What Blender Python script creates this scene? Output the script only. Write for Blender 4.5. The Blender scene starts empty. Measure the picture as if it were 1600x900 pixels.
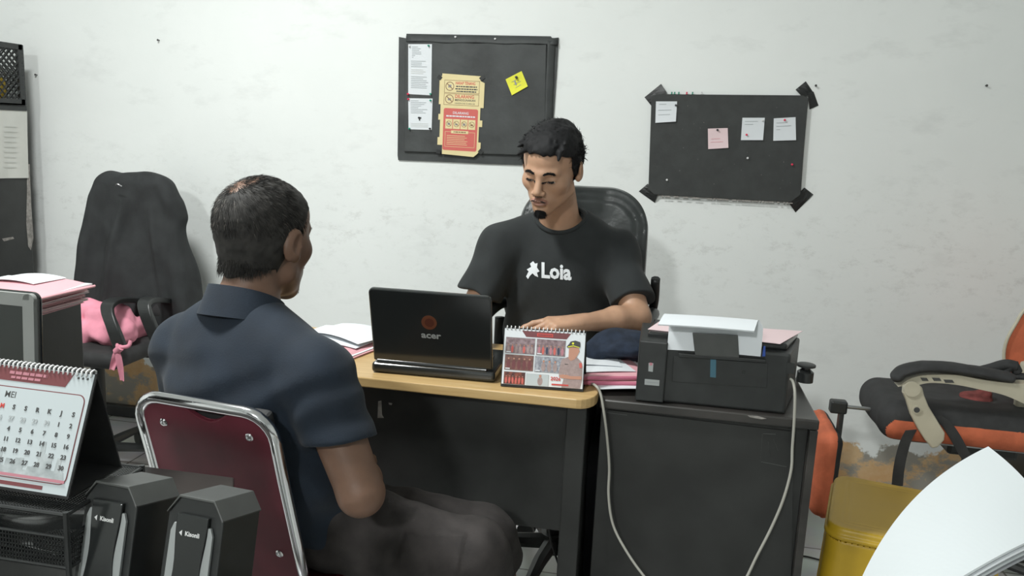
import bpy, math, random
import numpy as np
from mathutils import Vector, Matrix

random.seed(7)
SC = bpy.context.scene
COL = SC.collection

# ------------------------------------------------------------------ camera
F_PX, PITCH, ROLL, YAW, CAM_H = 1300.0, 10.5, 2.7, 10.0, 1.35
cam_data = bpy.data.cameras.new('camera')
cam_data.sensor_width = 36.0
cam_data.lens = 36.0 * F_PX / 1600.0
cam_data.clip_start = 0.05
cam = bpy.data.objects.new('camera', cam_data)
COL.objects.link(cam)
cam.matrix_world = (Matrix.Translation((0, 0, CAM_H)) @ Matrix.Rotation(math.radians(YAW), 4, 'Z')
                    @ Matrix.Rotation(math.radians(90 - PITCH), 4, 'X') @ Matrix.Rotation(math.radians(ROLL), 4, 'Z'))
SC.camera = cam

# ------------------------------------------------------------------ light
world = bpy.data.worlds.new('world')
SC.world = world
world.use_nodes = True
world.node_tree.nodes['Background'].inputs[0].default_value = (0.80, 0.86, 0.88, 1)
world.node_tree.nodes['Background'].inputs[1].default_value = 0.30
SC.view_settings.view_transform = 'Standard'
SC.view_settings.look = 'None'
SC.view_settings.gamma = 1.0
SC.view_settings.exposure = 0.10
SC.view_settings.use_curve_mapping = False


def area_light(name, loc, size, power, color, size_y=None, rot=(0, 0, 0)):
    l = bpy.data.lights.new(name, 'AREA')
    l.energy = power
    l.color = color
    l.shape = 'RECTANGLE' if size_y else 'DISK'
    l.size = size
    if size_y:
        l.size_y = size_y
    o = bpy.data.objects.new(name, l)
    o.location = loc
    o.rotation_euler = rot
    COL.objects.link(o)
    return o


area_light('ceiling_lamp_light', (-1.45, 1.25, 2.92), 0.45, 72.0, (0.97, 1.0, 0.98))
area_light('rear_lamp_light', (-0.85, -2.2, 2.80), 0.30, 66.0, (0.97, 1.0, 0.98), rot=(math.radians(35), 0, 0))


# ------------------------------------------------------------------ measuring helper (pixel of the photo -> point in the room)
def _axes():
    p, r, a = map(math.radians, (PITCH, ROLL, YAW))
    fw = Vector((-math.sin(a) * math.cos(p), math.cos(a) * math.cos(p), -math.sin(p)))
    rt = Vector((math.cos(a), math.sin(a), 0))
    up = rt.cross(fw)
    return fw, rt * math.cos(r) + up * math.sin(r), -rt * math.sin(r) + up * math.cos(r)


FW, RT, UP = _axes()


def at(u, v, x=None, y=None, z=None):
    d = FW * F_PX + RT * (u - 800) - UP * (v - 450)
    if z is not None:
        t = (z - CAM_H) / d.z
    elif y is not None:
        t = y / d.y
    else:
        t = x / d.x
    return Vector((0, 0, CAM_H)) + d * t


# ------------------------------------------------------------------ materials
def mat(name, col, rough=0.6, metal=0.0, var=0.0, scale=20.0, bump=0.0, bscale=60.0, spec=0.5, col2=None,
        sheen=0.0, coat=0.0, stretch=None, detail=4.0, sss=0.0, dist=0.002):
    m = bpy.data.materials.new(name)
    m.use_nodes = True
    nt = m.node_tree
    b = nt.nodes['Principled BSDF']
    b.inputs['Base Color'].default_value = (*col, 1)
    b.inputs['Roughness'].default_value = rough
    b.inputs['Metallic'].default_value = metal
    b.inputs['Specular IOR Level'].default_value = spec
    b.inputs['Sheen Weight'].default_value = sheen
    b.inputs['Coat Weight'].default_value = coat
    if sss:
        b.inputs['Subsurface Weight'].default_value = sss
        b.inputs['Subsurface Radius'].default_value = (0.01, 0.004, 0.002)
        b.inputs['Subsurface Scale'].default_value = 0.5
    tc = nt.nodes.new('ShaderNodeTexCoord')
    mp = nt.nodes.new('ShaderNodeMapping')
    nt.links.new(tc.outputs['Object'], mp.inputs['Vector'])
    if stretch:
        mp.inputs['Scale'].default_value = stretch
    if var > 0 or col2:
        n = nt.nodes.new('ShaderNodeTexNoise')
        n.inputs['Scale'].default_value = scale
        n.inputs['Detail'].default_value = detail
        nt.links.new(mp.outputs[0], n.inputs['Vector'])
        r = nt.nodes.new('ShaderNodeValToRGB')
        a = [max(0, c * (1 - var)) for c in col]
        c2 = col2 if col2 else [min(1, c * (1 + var)) for c in col]
        r.color_ramp.elements[0].position = 0.35
        r.color_ramp.elements[1].position = 0.68
        r.color_ramp.elements[0].color = (*a, 1)
        r.color_ramp.elements[1].color = (*c2, 1)
        nt.links.new(n.outputs['Fac'], r.inputs['Fac'])
        nt.links.new(r.outputs['Color'], b.inputs['Base Color'])
    if bump > 0:
        n2 = nt.nodes.new('ShaderNodeTexNoise')
        n2.inputs['Scale'].default_value = bscale
        n2.inputs['Detail'].default_value = 5
        nt.links.new(mp.outputs[0], n2.inputs['Vector'])
        bp = nt.nodes.new('ShaderNodeBump')
        bp.inputs['Strength'].default_value = bump
        bp.inputs['Distance'].default_value = dist
        nt.links.new(n2.outputs['Fac'], bp.inputs['Height'])
        nt.links.new(bp.outputs['Normal'], b.inputs['Normal'])
    return m


def wall_material():
    m = bpy.data.materials.new('plaster_wall')
    m.use_nodes = True
    nt = m.node_tree
    N, L = nt.nodes, nt.links
    b = N['Principled BSDF']
    b.inputs['Roughness'].default_value = 0.75
    tc = N.new('ShaderNodeTexCoord')
    sep = N.new('ShaderNodeSeparateXYZ')
    L.new(tc.outputs['Object'], sep.inputs[0])

    def noise(scale, detail=4, rough=0.5, sc=None):
        n = N.new('ShaderNodeTexNoise')
        n.inputs['Scale'].default_value = scale
        n.inputs['Detail'].default_value = detail
        n.inputs['Roughness'].default_value = rough
        if sc:
            mp = N.new('ShaderNodeMapping')
            mp.inputs['Scale'].default_value = sc
            L.new(tc.outputs['Object'], mp.inputs[0])
            L.new(mp.outputs[0], n.inputs['Vector'])
        else:
            L.new(tc.outputs['Object'], n.inputs['Vector'])
        return n.outputs['Fac']

    def ramp(src, p0, p1, c0=(0, 0, 0, 1), c1=(1, 1, 1, 1)):
        r = N.new('ShaderNodeValToRGB')
        r.color_ramp.elements[0].position = p0
        r.color_ramp.elements[1].position = p1
        r.color_ramp.elements[0].color = c0
        r.color_ramp.elements[1].color = c1
        L.new(src, r.inputs['Fac'])
        return r.outputs['Color']

    def mix(fac, a, bb):
        x = N.new('ShaderNodeMix')
        x.data_type = 'RGBA'
        L.new(fac, x.inputs['Factor'])
        for s, v in ((x.inputs['A'], a), (x.inputs['B'], bb)):
            if isinstance(v, tuple):
                s.default_value = v
            else:
                L.new(v, s)
        return x.outputs['Result']

    def math_(op, a, bb):
        x = N.new('ShaderNodeMath')
        x.operation = op
        for i, v in enumerate((a, bb)):
            if isinstance(v, (int, float)):
                x.inputs[i].default_value = v
            else:
                L.new(v, x.inputs[i])
        return x.outputs[0]

    base = ramp(noise(1.3, 5, 0.6), 0.3, 0.7, (0.80, 0.825, 0.81, 1), (0.86, 0.88, 0.865, 1))
    # smeared grey stains of the whitewash
    sm = ramp(noise(5.0, 7, 0.65, (1, 1, 2.2)), 0.56, 0.78)
    sm2 = math_('MULTIPLY', sm, 0.30)
    base = mix(sm2, base, (0.52, 0.53, 0.52, 1))
    # scuffed band where the chairs rub, z 0.4 .. 1.2
    hz = math_('SUBTRACT', 1.0, math_('ABSOLUTE', math_('MULTIPLY', math_('SUBTRACT', sep.outputs['Z'], 0.95), 2.6), 0))
    hz = math_('MAXIMUM', hz, 0.0)
    sp = ramp(noise(16.0, 8, 0.75, (1, 1, 1.6)), 0.53, 0.66)
    spf = math_('MULTIPLY', math_('MULTIPLY', sp, hz), 0.35)
    base = mix(spf, base, (0.47, 0.47, 0.45, 1))
    # peeled strip near the floor: ochre under-paint and grey cement
    edge = math_('ADD', math_('MULTIPLY', noise(4.5, 6, 0.6), 0.42), 0.03)
    low = math_('SUBTRACT', edge, sep.outputs['Z'])
    lowf = ramp(low, 0.0, 0.012)
    och = ramp(noise(7.0, 6, 0.7), 0.38, 0.62, (0.60, 0.36, 0.17, 1), (0.66, 0.47, 0.27, 1))
    cem = ramp(noise(3.0, 7, 0.7, (1, 1, 1.5)), 0.47, 0.52)
    och = mix(cem, och, (0.33, 0.31, 0.27, 1))
    base = mix(lowf, base, och)
    L.new(base, b.inputs['Base Color'])
    bp = N.new('ShaderNodeBump')
    bp.inputs['Strength'].default_value = 0.35
    bp.inputs['Distance'].default_value = 0.004
    hh = math_('ADD', math_('MULTIPLY', noise(7.0, 8, 0.6, (1, 1, 1.4)), 1.0), math_('MULTIPLY', noise(38.0, 4, 0.6), 0.18))
    hh = math_('SUBTRACT', hh, math_('MULTIPLY', lowf, 0.4))
    L.new(hh, bp.inputs['Height'])
    L.new(bp.outputs['Normal'], b.inputs['Normal'])
    return m


def tile_material():
    m = bpy.data.materials.new('floor_tiles')
    m.use_nodes = True
    nt = m.node_tree
    N, L = nt.nodes, nt.links
    b = N['Principled BSDF']
    b.inputs['Roughness'].default_value = 0.22
    tc = N.new('ShaderNodeTexCoord')
    br = N.new('ShaderNodeTexBrick')
    br.offset = 0.0
    br.inputs['Scale'].default_value = 1.0
    br.inputs['Brick Width'].default_value = 0.4
    br.inputs['Row Height'].default_value = 0.4
    br.inputs['Mortar Size'].default_value = 0.004
    br.inputs['Color1'].default_value = (0.70, 0.71, 0.69, 1)
    br.inputs['Color2'].default_value = (0.66, 0.67, 0.66, 1)
    br.inputs['Mortar'].default_value = (0.28, 0.27, 0.25, 1)
    L.new(tc.outputs['Object'], br.inputs['Vector'])
    n = N.new('ShaderNodeTexNoise')
    n.inputs['Scale'].default_value = 5
    n.inputs['Detail'].default_value = 6
    L.new(tc.outputs['Object'], n.inputs['Vector'])
    mx = N.new('ShaderNodeMix')
    mx.data_type = 'RGBA'
    mx.blend_type = 'MULTIPLY'
    mx.inputs['Factor'].default_value = 0.35
    L.new(br.outputs['Color'], mx.inputs['A'])
    L.new(n.outputs['Color'], mx.inputs['B'])
    L.new(mx.outputs['Result'], b.inputs['Base Color'])
    return m


def wood_material(name, c0, c1, rough=0.35):
    m = bpy.data.materials.new(name)
    m.use_nodes = True
    nt = m.node_tree
    N, L = nt.nodes, nt.links
    b = N['Principled BSDF']
    b.inputs['Roughness'].default_value = rough
    tc = N.new('ShaderNodeTexCoord')
    mp = N.new('ShaderNodeMapping')
    mp.inputs['Scale'].default_value = (1.2, 16, 16)
    L.new(tc.outputs['Object'], mp.inputs[0])
    n = N.new('ShaderNodeTexNoise')
    n.inputs['Scale'].default_value = 5
    n.inputs['Detail'].default_value = 8
    n.inputs['Roughness'].default_value = 0.65
    L.new(mp.outputs[0], n.inputs['Vector'])
    r = N.new('ShaderNodeValToRGB')
    r.color_ramp.elements[0].position = 0.3
    r.color_ramp.elements[1].position = 0.7
    r.color_ramp.elements[0].color = (*c0, 1)
    r.color_ramp.elements[1].color = (*c1, 1)
    L.new(n.outputs['Fac'], r.inputs['Fac'])
    L.new(r.outputs['Color'], b.inputs['Base Color'])
    return m


M = dict(
    wall=wall_material(), tile=tile_material(),
    plain=mat('white_paint', (0.72, 0.74, 0.73), 0.8, var=0.03, scale=3),
    wood=wood_material('oak_laminate', (0.48, 0.31, 0.13), (0.62, 0.43, 0.20)),
    blackwood=mat('black_laminate', (0.028, 0.029, 0.028), 0.38, var=0.25, scale=6, bump=0.1, bscale=90, spec=0.4),
    worn=mat('worn_black_laminate', (0.020, 0.020, 0.019), 0.30, col2=(0.060, 0.054, 0.050), scale=4, stretch=(1, 1, 2.5), detail=9, spec=0.5),
    scuff=mat('scuff', (0.30, 0.28, 0.26), 0.7, var=0.3, scale=60),
    blackpaper=mat('black_card', (0.044, 0.048, 0.048), 0.62, var=0.25, scale=9, bump=0.5, bscale=14, dist=0.006),
    blackfelt=mat('black_board', (0.040, 0.043, 0.042), 0.7, var=0.12, scale=25, bump=0.3, bscale=150),
    blacktape=mat('black_tape', (0.014, 0.015, 0.015), 0.45, var=0.2, scale=30, bump=0.4, bscale=50),
    paper=mat('white_paper', (0.74, 0.77, 0.80), 0.7, var=0.02, scale=4),
    paperdull=mat('off_white_paper', (0.62, 0.62, 0.58), 0.75, var=0.05, scale=9),
    papergrey=mat('grey_print', (0.42, 0.45, 0.46), 0.8),
    paperlite=mat('pale_print', (0.62, 0.63, 0.60), 0.8),
    pinkpaper=mat('pink_card', (0.76, 0.40, 0.44), 0.65, var=0.05, scale=7),
    pinkpale=mat('pale_pink_paper', (0.80, 0.62, 0.64), 0.65, var=0.03, scale=7),
    pinkedge=mat('deep_pink_card', (0.55, 0.16, 0.24), 0.65),
    yellow=mat('yellow_note', (0.80, 0.78, 0.06), 0.7, var=0.06, scale=30),
    cream=mat('cream_card', (0.78, 0.66, 0.36), 0.7, var=0.04, scale=20),
    posterred=mat('poster_red', (0.62, 0.13, 0.11), 0.6),
    ink=mat('dark_ink', (0.06, 0.06, 0.06), 0.6),
    inkred=mat('red_ink', (0.58, 0.07, 0.06), 0.6),
    inkbrown=mat('brown_ink', (0.26, 0.15, 0.08), 0.6),
    maroonprint=mat('maroon_print', (0.17, 0.045, 0.05), 0.5),
    navyink=mat('navy_ink', (0.04, 0.05, 0.09), 0.5),
    greyink=mat('grey_ink', (0.28, 0.29, 0.31), 0.6),
    pinred=mat('red_plastic', (0.75, 0.03, 0.09), 0.3),
    pingreen=mat('green_plastic', (0.03, 0.30, 0.20), 0.3),
    pinwhite=mat('white_plastic', (0.75, 0.75, 0.75), 0.35),
    pinblack=mat('black_pin_plastic', (0.02, 0.02, 0.025), 0.35),
    chrome=mat('chrome', (0.80, 0.80, 0.82), 0.12, 1.0),
    steel=mat('steel', (0.45, 0.45, 0.46), 0.3, 1.0),
    maroon=mat('maroon_vinyl', (0.115, 0.016, 0.028), 0.42, var=0.15, scale=12, spec=0.4),
    black=mat('black_plastic', (0.024, 0.026, 0.026), 0.42, var=0.15, scale=30),
    glossblack=mat('gloss_black_plastic', (0.020, 0.022, 0.022), 0.16, spec=0.6),
    softblack=mat('soft_black', (0.030, 0.030, 0.031), 0.75, var=0.2, scale=30),
    greyplastic=mat('grey_plastic', (0.26, 0.27, 0.26), 0.5, var=0.05, scale=20),
    darkgrey=mat('dark_grey_plastic', (0.075, 0.078, 0.075), 0.45, var=0.1, scale=25),
    silver=mat('silver_plastic', (0.36, 0.38, 0.38), 0.4, 0.2),
    screen=mat('dark_screen', (0.025, 0.03, 0.028), 0.25),
    leather=mat('black_leather', (0.030, 0.034, 0.034), 0.30, var=0.15, scale=30, bump=0.25, bscale=70, spec=0.6),
    jacket=mat('black_cloth', (0.022, 0.024, 0.025), 0.85, var=0.2, scale=18, bump=0.3, bscale=220),
    pinkcloth=mat('pink_cloth', (0.86, 0.33, 0.43), 0.85, var=0.12, scale=14, bump=0.3, bscale=160),
    tee=mat('black_cotton', (0.015, 0.018, 0.019), 0.88, var=0.15, scale=16, bump=0.2, bscale=260, sheen=0.05),
    polo=mat('navy_pique', (0.0045, 0.0115, 0.023), 0.85, var=0.15, scale=16, bump=0.25, bscale=300, sheen=0.06),
    shorts=mat('grey_brown_twill', (0.032, 0.027, 0.026), 0.85, var=0.3, scale=22, bump=0.35, bscale=240),
    trousers=mat('dark_twill', (0.02, 0.02, 0.025), 0.85),
    navycloth=mat('navy_fleece', (0.014, 0.022, 0.040), 0.95, var=0.3, scale=40, bump=0.6, bscale=120),
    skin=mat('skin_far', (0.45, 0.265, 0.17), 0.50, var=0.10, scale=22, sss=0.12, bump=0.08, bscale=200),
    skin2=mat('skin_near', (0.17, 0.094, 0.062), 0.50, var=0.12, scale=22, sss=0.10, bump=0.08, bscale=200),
    lip=mat('lip', (0.34, 0.17, 0.125), 0.45),
    hair=mat('black_hair', (0.010, 0.010, 0.011), 0.7, spec=0.25, var=0.3, scale=80),
    hair2=mat('short_dark_hair', (0.022, 0.020, 0.018), 0.75, var=0.4, scale=60),
    hairgrey=mat('greying_hair', (0.20, 0.18, 0.16), 0.5, var=0.3, scale=60),
    beard=mat('beard_shadow', (0.035, 0.028, 0.024), 0.8),
    eyewhite=mat('eye_white', (0.55, 0.52, 0.48), 0.25),
    orange=mat('orange_fabric', (0.60, 0.15, 0.07), 0.8, var=0.12, scale=25, bump=0.4, bscale=260),
    beige=mat('beige_plastic', (0.50, 0.46, 0.36), 0.42, var=0.08, scale=12),
    stool=mat('yellow_plastic', (0.52, 0.33, 0.02), 0.42, var=0.15, scale=7, spec=0.5),
    stooltop=mat('dusty_yellow_plastic', (0.50, 0.33, 0.085), 0.55, col2=(0.56, 0.37, 0.07), scale=4),
    rag=mat('dusty_red_cloth', (0.22, 0.055, 0.05), 0.9, var=0.3, scale=40),
    sheaf=mat('bright_paper', (0.55, 0.585, 0.60), 0.75),
    cable=mat('pale_cable', (0.38, 0.37, 0.33), 0.5),
    blackcable=mat('black_cable', (0.015, 0.015, 0.015), 0.5),
    bluetape=mat('blue_sticker', (0.06, 0.16, 0.22), 0.5),
    blueplastic=mat('blue_plastic', (0.03, 0.08, 0.35), 0.4),
    logo=mat('copper_badge', (0.24, 0.09, 0.05), 0.3, 0.5),
    logo2=mat('copper_badge_dark', (0.14, 0.045, 0.03), 0.3, 0.4),
    yellowtoy=mat('mustard_plastic', (0.62, 0.42, 0.03), 0.5),
    teal=mat('teal_card', (0.03, 0.35, 0.38), 0.6),
    photo1=mat('photo_mauve', (0.16, 0.10, 0.11), 0.4, col2=(0.34, 0.25, 0.27), scale=110, detail=3),
    photo2=mat('photo_brown', (0.12, 0.045, 0.035), 0.4, col2=(0.24, 0.10, 0.08), scale=110, detail=3),
    photo3=mat('photo_red', (0.06, 0.012, 0.01), 0.4, col2=(0.26, 0.06, 0.03), scale=120, detail=3),
    photo4=mat('photo_blue', (0.16, 0.17, 0.21), 0.4, col2=(0.45, 0.46, 0.50), scale=140, detail=3),
    uniform=mat('tan_print', (0.36, 0.27, 0.26), 0.5, var=0.12, scale=120),
    skinprint=mat('skin_print', (0.52, 0.26, 0.18), 0.5),
    fadeprint=mat('faded_print', (0.28, 0.31, 0.32), 0.6, col2=(0.50, 0.54, 0.55), scale=55, detail=5),
    pinkprint=mat('pink_print', (0.48, 0.20, 0.24), 0.5),
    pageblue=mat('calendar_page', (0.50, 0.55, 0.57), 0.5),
)


# ------------------------------------------------------------------ geometry collector
class G:
    def __init__(self):
        self.v, self.f, self.mi, self.mats = [], [], [], []

    def slot(self, m):
        if m not in self.mats:
            self.mats.append(m)
        return self.mats.index(m)

    def add(self, verts, faces, m='black', T=None):
        o = len(self.v)
        for p in verts:
            p = Vector(p)
            if T is not None:
                p = T @ p
            self.v.append(tuple(p))
        k = self.slot(m)
        for f in faces:
            self.f.append([i + o for i in f])
            self.mi.append(k)
        return self

    def box(self, c, s, m='black', T=None, taper=None):
        x, y, z = s[0] / 2, s[1] / 2, s[2] / 2
        tx, ty = taper or (1, 1)
        vs = []
        for sz in (-1, 1):
            kx, ky = (tx, ty) if sz > 0 else (1, 1)
            for sx, sy in ((-1, -1), (1, -1), (1, 1), (-1, 1)):
                vs.append((c[0] + sx * x * kx, c[1] + sy * y * ky, c[2] + sz * z))
        return self.add(vs, [(3, 2, 1, 0), (4, 5, 6, 7), (0, 1, 5, 4), (1, 2, 6, 5), (2, 3, 7, 6), (3, 0, 4, 7)], m, T)

    def prism(self, pts, off, m='black', T=None):
        """polygon (3D points) extruded by a vector"""
        pts = [Vector(p) for p in pts]
        off = Vector(off)
        n = len(pts)
        nrm = Vector((0, 0, 0))
        for i in range(n):
            a, b = pts[i], pts[(i + 1) % n]
            nrm += a.cross(b)
        if nrm.dot(off) > 0:
            pts = pts[::-1]
        vs = pts + [p + off for p in pts]
        fs = [list(range(n)), [n + i for i in range(n)][::-1]]
        for i in range(n):
            j = (i + 1) % n
            fs.append([j, i, n + i, n + j])
        return self.add(vs, fs, m, T)

    def tube(self, pts, r, m='black', n=10, T=None, caps=True, closed=False):
        pts = [Vector(p) for p in pts]
        N = len(pts)
        rs = r if isinstance(r, (list, tuple)) else [r] * N
        vs, fs = [], []
        prev = None
        for i, p in enumerate(pts):
            if closed:
                t = pts[(i + 1) % N] - pts[i - 1]
            else:
                t = pts[min(i + 1, N - 1)] - pts[max(i - 1, 0)]
            t.normalize()
            if prev is None:
                a = Vector((0, 0, 1)) if abs(t.z) < 0.9 else Vector((1, 0, 0))
                u = t.cross(a).normalized()
            else:
                u = (prev - t * prev.dot(t)).normalized()
            prev = u
            w = t.cross(u)
            for k in range(n):
                a = 2 * math.pi * k / n
                vs.append(p + (u * math.cos(a) + w * math.sin(a)) * rs[i])
        for i in range(N if closed else N - 1):
            j = (i + 1) % N
            for k in range(n):
                l = (k + 1) % n
                fs.append([i * n + k, i * n + l, j * n + l, j * n + k])
        if caps and not closed:
            fs.append(list(range(n))[::-1])
            fs.append([(N - 1) * n + k for k in range(n)])
        return self.add(vs, fs, m, T)

    def cyl(self, a, b, r, m='black', n=20, r2=None, T=None):
        return self.tube([a, b], [r, r if r2 is None else r2], m, n, T)

    def lathe(self, prof, m='black', n=24, T=None):
        vs, fs = [], []
        for (r, z) in prof:
            for k in range(n):
                a = 2 * math.pi * k / n
                vs.append((r * math.cos(a), r * math.sin(a), z))
        for i in range(len(prof) - 1):
            for k in range(n):
                l = (k + 1) % n
                fs.append([i * n + k, i * n + l, (i + 1) * n + l, (i + 1) * n + k])
        fs.append(list(range(n))[::-1])
        fs.append([(len(prof) - 1) * n + k for k in range(n)])
        return self.add(vs, fs, m, T)

    def slab(self, fn, nu, nv, th, m='paper', T=None):
        """bent sheet: fn(s,t)->point, closed with thickness th (vector or number along local normal)"""
        top = [[Vector(fn(i / nu, j / nv)) for j in range(nv + 1)] for i in range(nu + 1)]
        vs, fs = [], []
        idx = lambda i, j, k: (i * (nv + 1) + j) * 2 + k
        for i in range(nu + 1):
            for j in range(nv + 1):
                a = top[min(i + 1, nu)][j] - top[max(i - 1, 0)][j]
                b = top[i][min(j + 1, nv)] - top[i][max(j - 1, 0)]
                nn = a.cross(b)
                nn = nn.normalized() if nn.length > 1e-12 else Vector((0, 0, 1))
                d = Vector(th) if not isinstance(th, (int, float)) else nn * th
                vs += [top[i][j], top[i][j] - d]
        for i in range(nu):
            for j in range(nv):
                fs.append([idx(i, j, 0), idx(i + 1, j, 0), idx(i + 1, j + 1, 0), idx(i, j + 1, 0)])
                fs.append([idx(i, j, 1), idx(i, j + 1, 1), idx(i + 1, j + 1, 1), idx(i + 1, j, 1)])
        for i in range(nu):
            fs.append([idx(i, 0, 1), idx(i + 1, 0, 1), idx(i + 1, 0, 0), idx(i, 0, 0)])
            fs.append([idx(i, nv, 0), idx(i + 1, nv, 0), idx(i + 1, nv, 1), idx(i, nv, 1)])
        for j in range(nv):
            fs.append([idx(0, j, 0), idx(0, j + 1, 0), idx(0, j + 1, 1), idx(0, j, 1)])
            fs.append([idx(nu, j, 1), idx(nu, j + 1, 1), idx(nu, j + 1, 0), idx(nu, j, 0)])
        return self.add(vs, fs, m, T)

    def text(self, s, x, y, size, m='ink', T=None, lift=0.0004, align='LEFT', bold=0.0, depth=0.00015, sx=1.0):
        c = bpy.data.curves.new('t', 'FONT')
        c.body = s
        c.size = size
        c.align_x = align
        c.extrude = depth
        c.offset = bold
        c.resolution_u = 2
        o = bpy.data.objects.new('t', c)
        COL.objects.link(o)
        bpy.context.view_layer.update()
        me = bpy.data.meshes.new_from_object(o.evaluated_get(bpy.context.evaluated_depsgraph_get()))
        vs = [((v.co.x) * sx + x, v.co.y + y, v.co.z + lift) for v in me.vertices]
        fs = [list(p.vertices) for p in me.polygons]
        bpy.data.objects.remove(o)
        bpy.data.curves.remove(c)
        bpy.data.meshes.remove(me)
        return self.add(vs, fs, m, T)

    def rect(self, x0, y0, x1, y1, m='ink', T=None, lift=0.0, th=0.0003):
        return self.box(((x0 + x1) / 2, (y0 + y1) / 2, lift + th / 2), (abs(x1 - x0), abs(y1 - y0), th), m, T)

    def ring(self, cx, cy, r, w, m='ink', T=None, lift=0.0004, n=28, sy=1.0):
        vs, fs = [], []
        for k in range(n):
            a = 2 * math.pi * k / n
            for rr in (r, r - w):
                vs.append((cx + rr * math.cos(a), cy + rr * math.sin(a) * sy, lift))
                vs.append((cx + rr * math.cos(a), cy + rr * math.sin(a) * sy, lift + 0.0002))
        for k in range(n):
            a, b = k * 4, ((k + 1) % n) * 4
            fs += [[a + 1, b + 1, b + 3, a + 3], [a, a + 2, b + 2, b], [a, b, b + 1, a + 1], [a + 2, a + 3, b + 3, b + 2]]
        return self.add(vs, fs, m, T)

    def disc(self, cx, cy, r, m='ink', T=None, lift=0.0004, sy=1.0, th=0.0003, n=24):
        pts = [(cx + r * math.cos(2 * math.pi * k / n), cy + r * sy * math.sin(2 * math.pi * k / n), lift) for k in range(n)]
        return self.prism(pts, (0, 0, th), m, T)

    def build(self, name, parent=None, smooth=False, bevel=0.0, seg=2, sub=0, auto=None):
        me = bpy.data.meshes.new(name)
        me.from_pydata(self.v, [], self.f)
        for m in self.mats:
            me.materials.append(M[m])
        me.polygons.foreach_set('material_index', self.mi)
        if smooth:
            me.polygons.foreach_set('use_smooth', [True] * len(self.f))
            if auto:
                me.set_sharp_from_angle(angle=math.radians(auto))
        me.update()
        o = bpy.data.objects.new(name, me)
        COL.objects.link(o)
        if bevel:
            b = o.modifiers.new('bevel', 'BEVEL')
            b.width = bevel
            b.segments = seg
            b.limit_method = 'ANGLE'
            b.angle_limit = math.radians(40)
        if sub:
            s = o.modifiers.new('sub', 'SUBSURF')
            s.levels = s.render_levels = sub
        put(o, parent)
        return o


def put(o, parent):
    if parent is not None:
        o.parent = parent
        o.matrix_parent_inverse = parent.get('_m') and Matrix([list(r) for r in INV[parent.name]]) or Matrix.Identity(4)


INV = {}


def thing(name, loc, label, cat, group=None, rz=0.0):
    o = bpy.data.objects.new(name, None)
    o.empty_display_size = 0.05
    COL.objects.link(o)
    o.location = loc
    o.rotation_euler = (0, 0, rz)
    bpy.context.view_layer.update()
    INV[o.name] = [list(r) for r in (Matrix.Translation(loc) @ Matrix.Rotation(rz, 4, 'Z')).inverted()]
    o['_m'] = 1
    return tag(o, label, cat, group)


def tag(o, label, cat, group=None):
    o['label'] = label
    o['category'] = cat
    if group:
        o['group'] = group
    return o


def struct(o):
    o['kind'] = 'structure'
    return o


def copy_tree(o, loc, rz, label, group):
    c = o.copy()
    COL.objects.link(c)
    c.location = loc
    c.rotation_euler = (0, 0, rz)
    c['label'] = label
    c['group'] = group

    def rec(src, dst):
        for ch in [x for x in COL.objects if x.parent == src]:
            d = ch.copy()
            COL.objects.link(d)
            d.parent = dst
            rec(ch, d)
    rec(o, c)
    return c


def frame(o, ux, uy):
    """local page frame: x along ux, y along uy, z = outward normal"""
    ux = Vector(ux).normalized()
    uy = Vector(uy)
    uy = (uy - ux * uy.dot(ux)).normalized()
    n = ux.cross(uy)
    T = Matrix.Identity(4)
    for i, c in enumerate((ux, uy, n)):
        for k in range(3):
            T[k][i] = c[k]
    for k in range(3):
        T[k][3] = o[k]
    return T


def spline(pts, n=8):
    """Catmull-Rom through 3D points"""
    P = [Vector(p) for p in pts]
    P = [P[0] * 2 - P[1]] + P + [P[-1] * 2 - P[-2]]
    out = []
    for i in range(1, len(P) - 2):
        for k in range(n):
            t = k / n
            a, b, c, d = P[i - 1], P[i], P[i + 1], P[i + 2]
            out.append(0.5 * ((2 * b) + (c - a) * t + (2 * a - 5 * b + 4 * c - d) * t * t + (3 * b - a - 3 * c + d) * t ** 3))
    out.append(P[-2])
    return out


# ------------------------------------------------------------------ signed distance modelling (bodies, cloth, cushions)
def s_cone(a, b, ra, rb):
    a, b = np.array(a, float), np.array(b, float)
    ba = b - a
    L = float(ba @ ba)

    def f(p):
        t = np.clip(((p - a) @ ba) / L, 0, 1)
        return np.linalg.norm(p - a - t[:, None] * ba, axis=1) - (ra + (rb - ra) * t)
    return f


def s_ell(c, r, R=None):
    c, r = np.array(c, float), np.array(r, float)

    def f(p):
        q = p - c
        if R is not None:
            q = q @ R
        k0 = np.linalg.norm(q / r, axis=1)
        k1 = np.linalg.norm(q / (r * r), axis=1) + 1e-9
        return k0 * (k0 - 1) / k1
    return f


def s_box(c, h, rad=0.01, R=None):
    c, h = np.array(c, float), np.array(h, float) - rad

    def f(p):
        q = p - c
        if R is not None:
            q = q @ R
        q = np.abs(q) - h
        return np.linalg.norm(np.maximum(q, 0), axis=1) + np.minimum(q.max(axis=1), 0) - rad
    return f


def s_plane(c, n):
    c, n = np.array(c, float), np.array(n, float)
    n = n / np.linalg.norm(n)
    return lambda p: (p - c) @ n


def smin(a, b, k):
    h = np.clip(0.5 + 0.5 * (a - b) / k, 0, 1)
    return a + (b - a) * h - k * h * (1 - h)


def smax(a, b, k):
    return -smin(-a, -b, k)


def union(prims):
    """prims: (f, k) joined softly; k < 0 means carve with |k|"""
    def f(p):
        d = None
        for g, k in prims:
            e = g(p)
            if d is None:
                d = e
            elif k >= 0:
                d = smin(d, e, max(k, 1e-4))
            else:
                d = smax(d, -e, -k)
        return d
    return f


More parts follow.
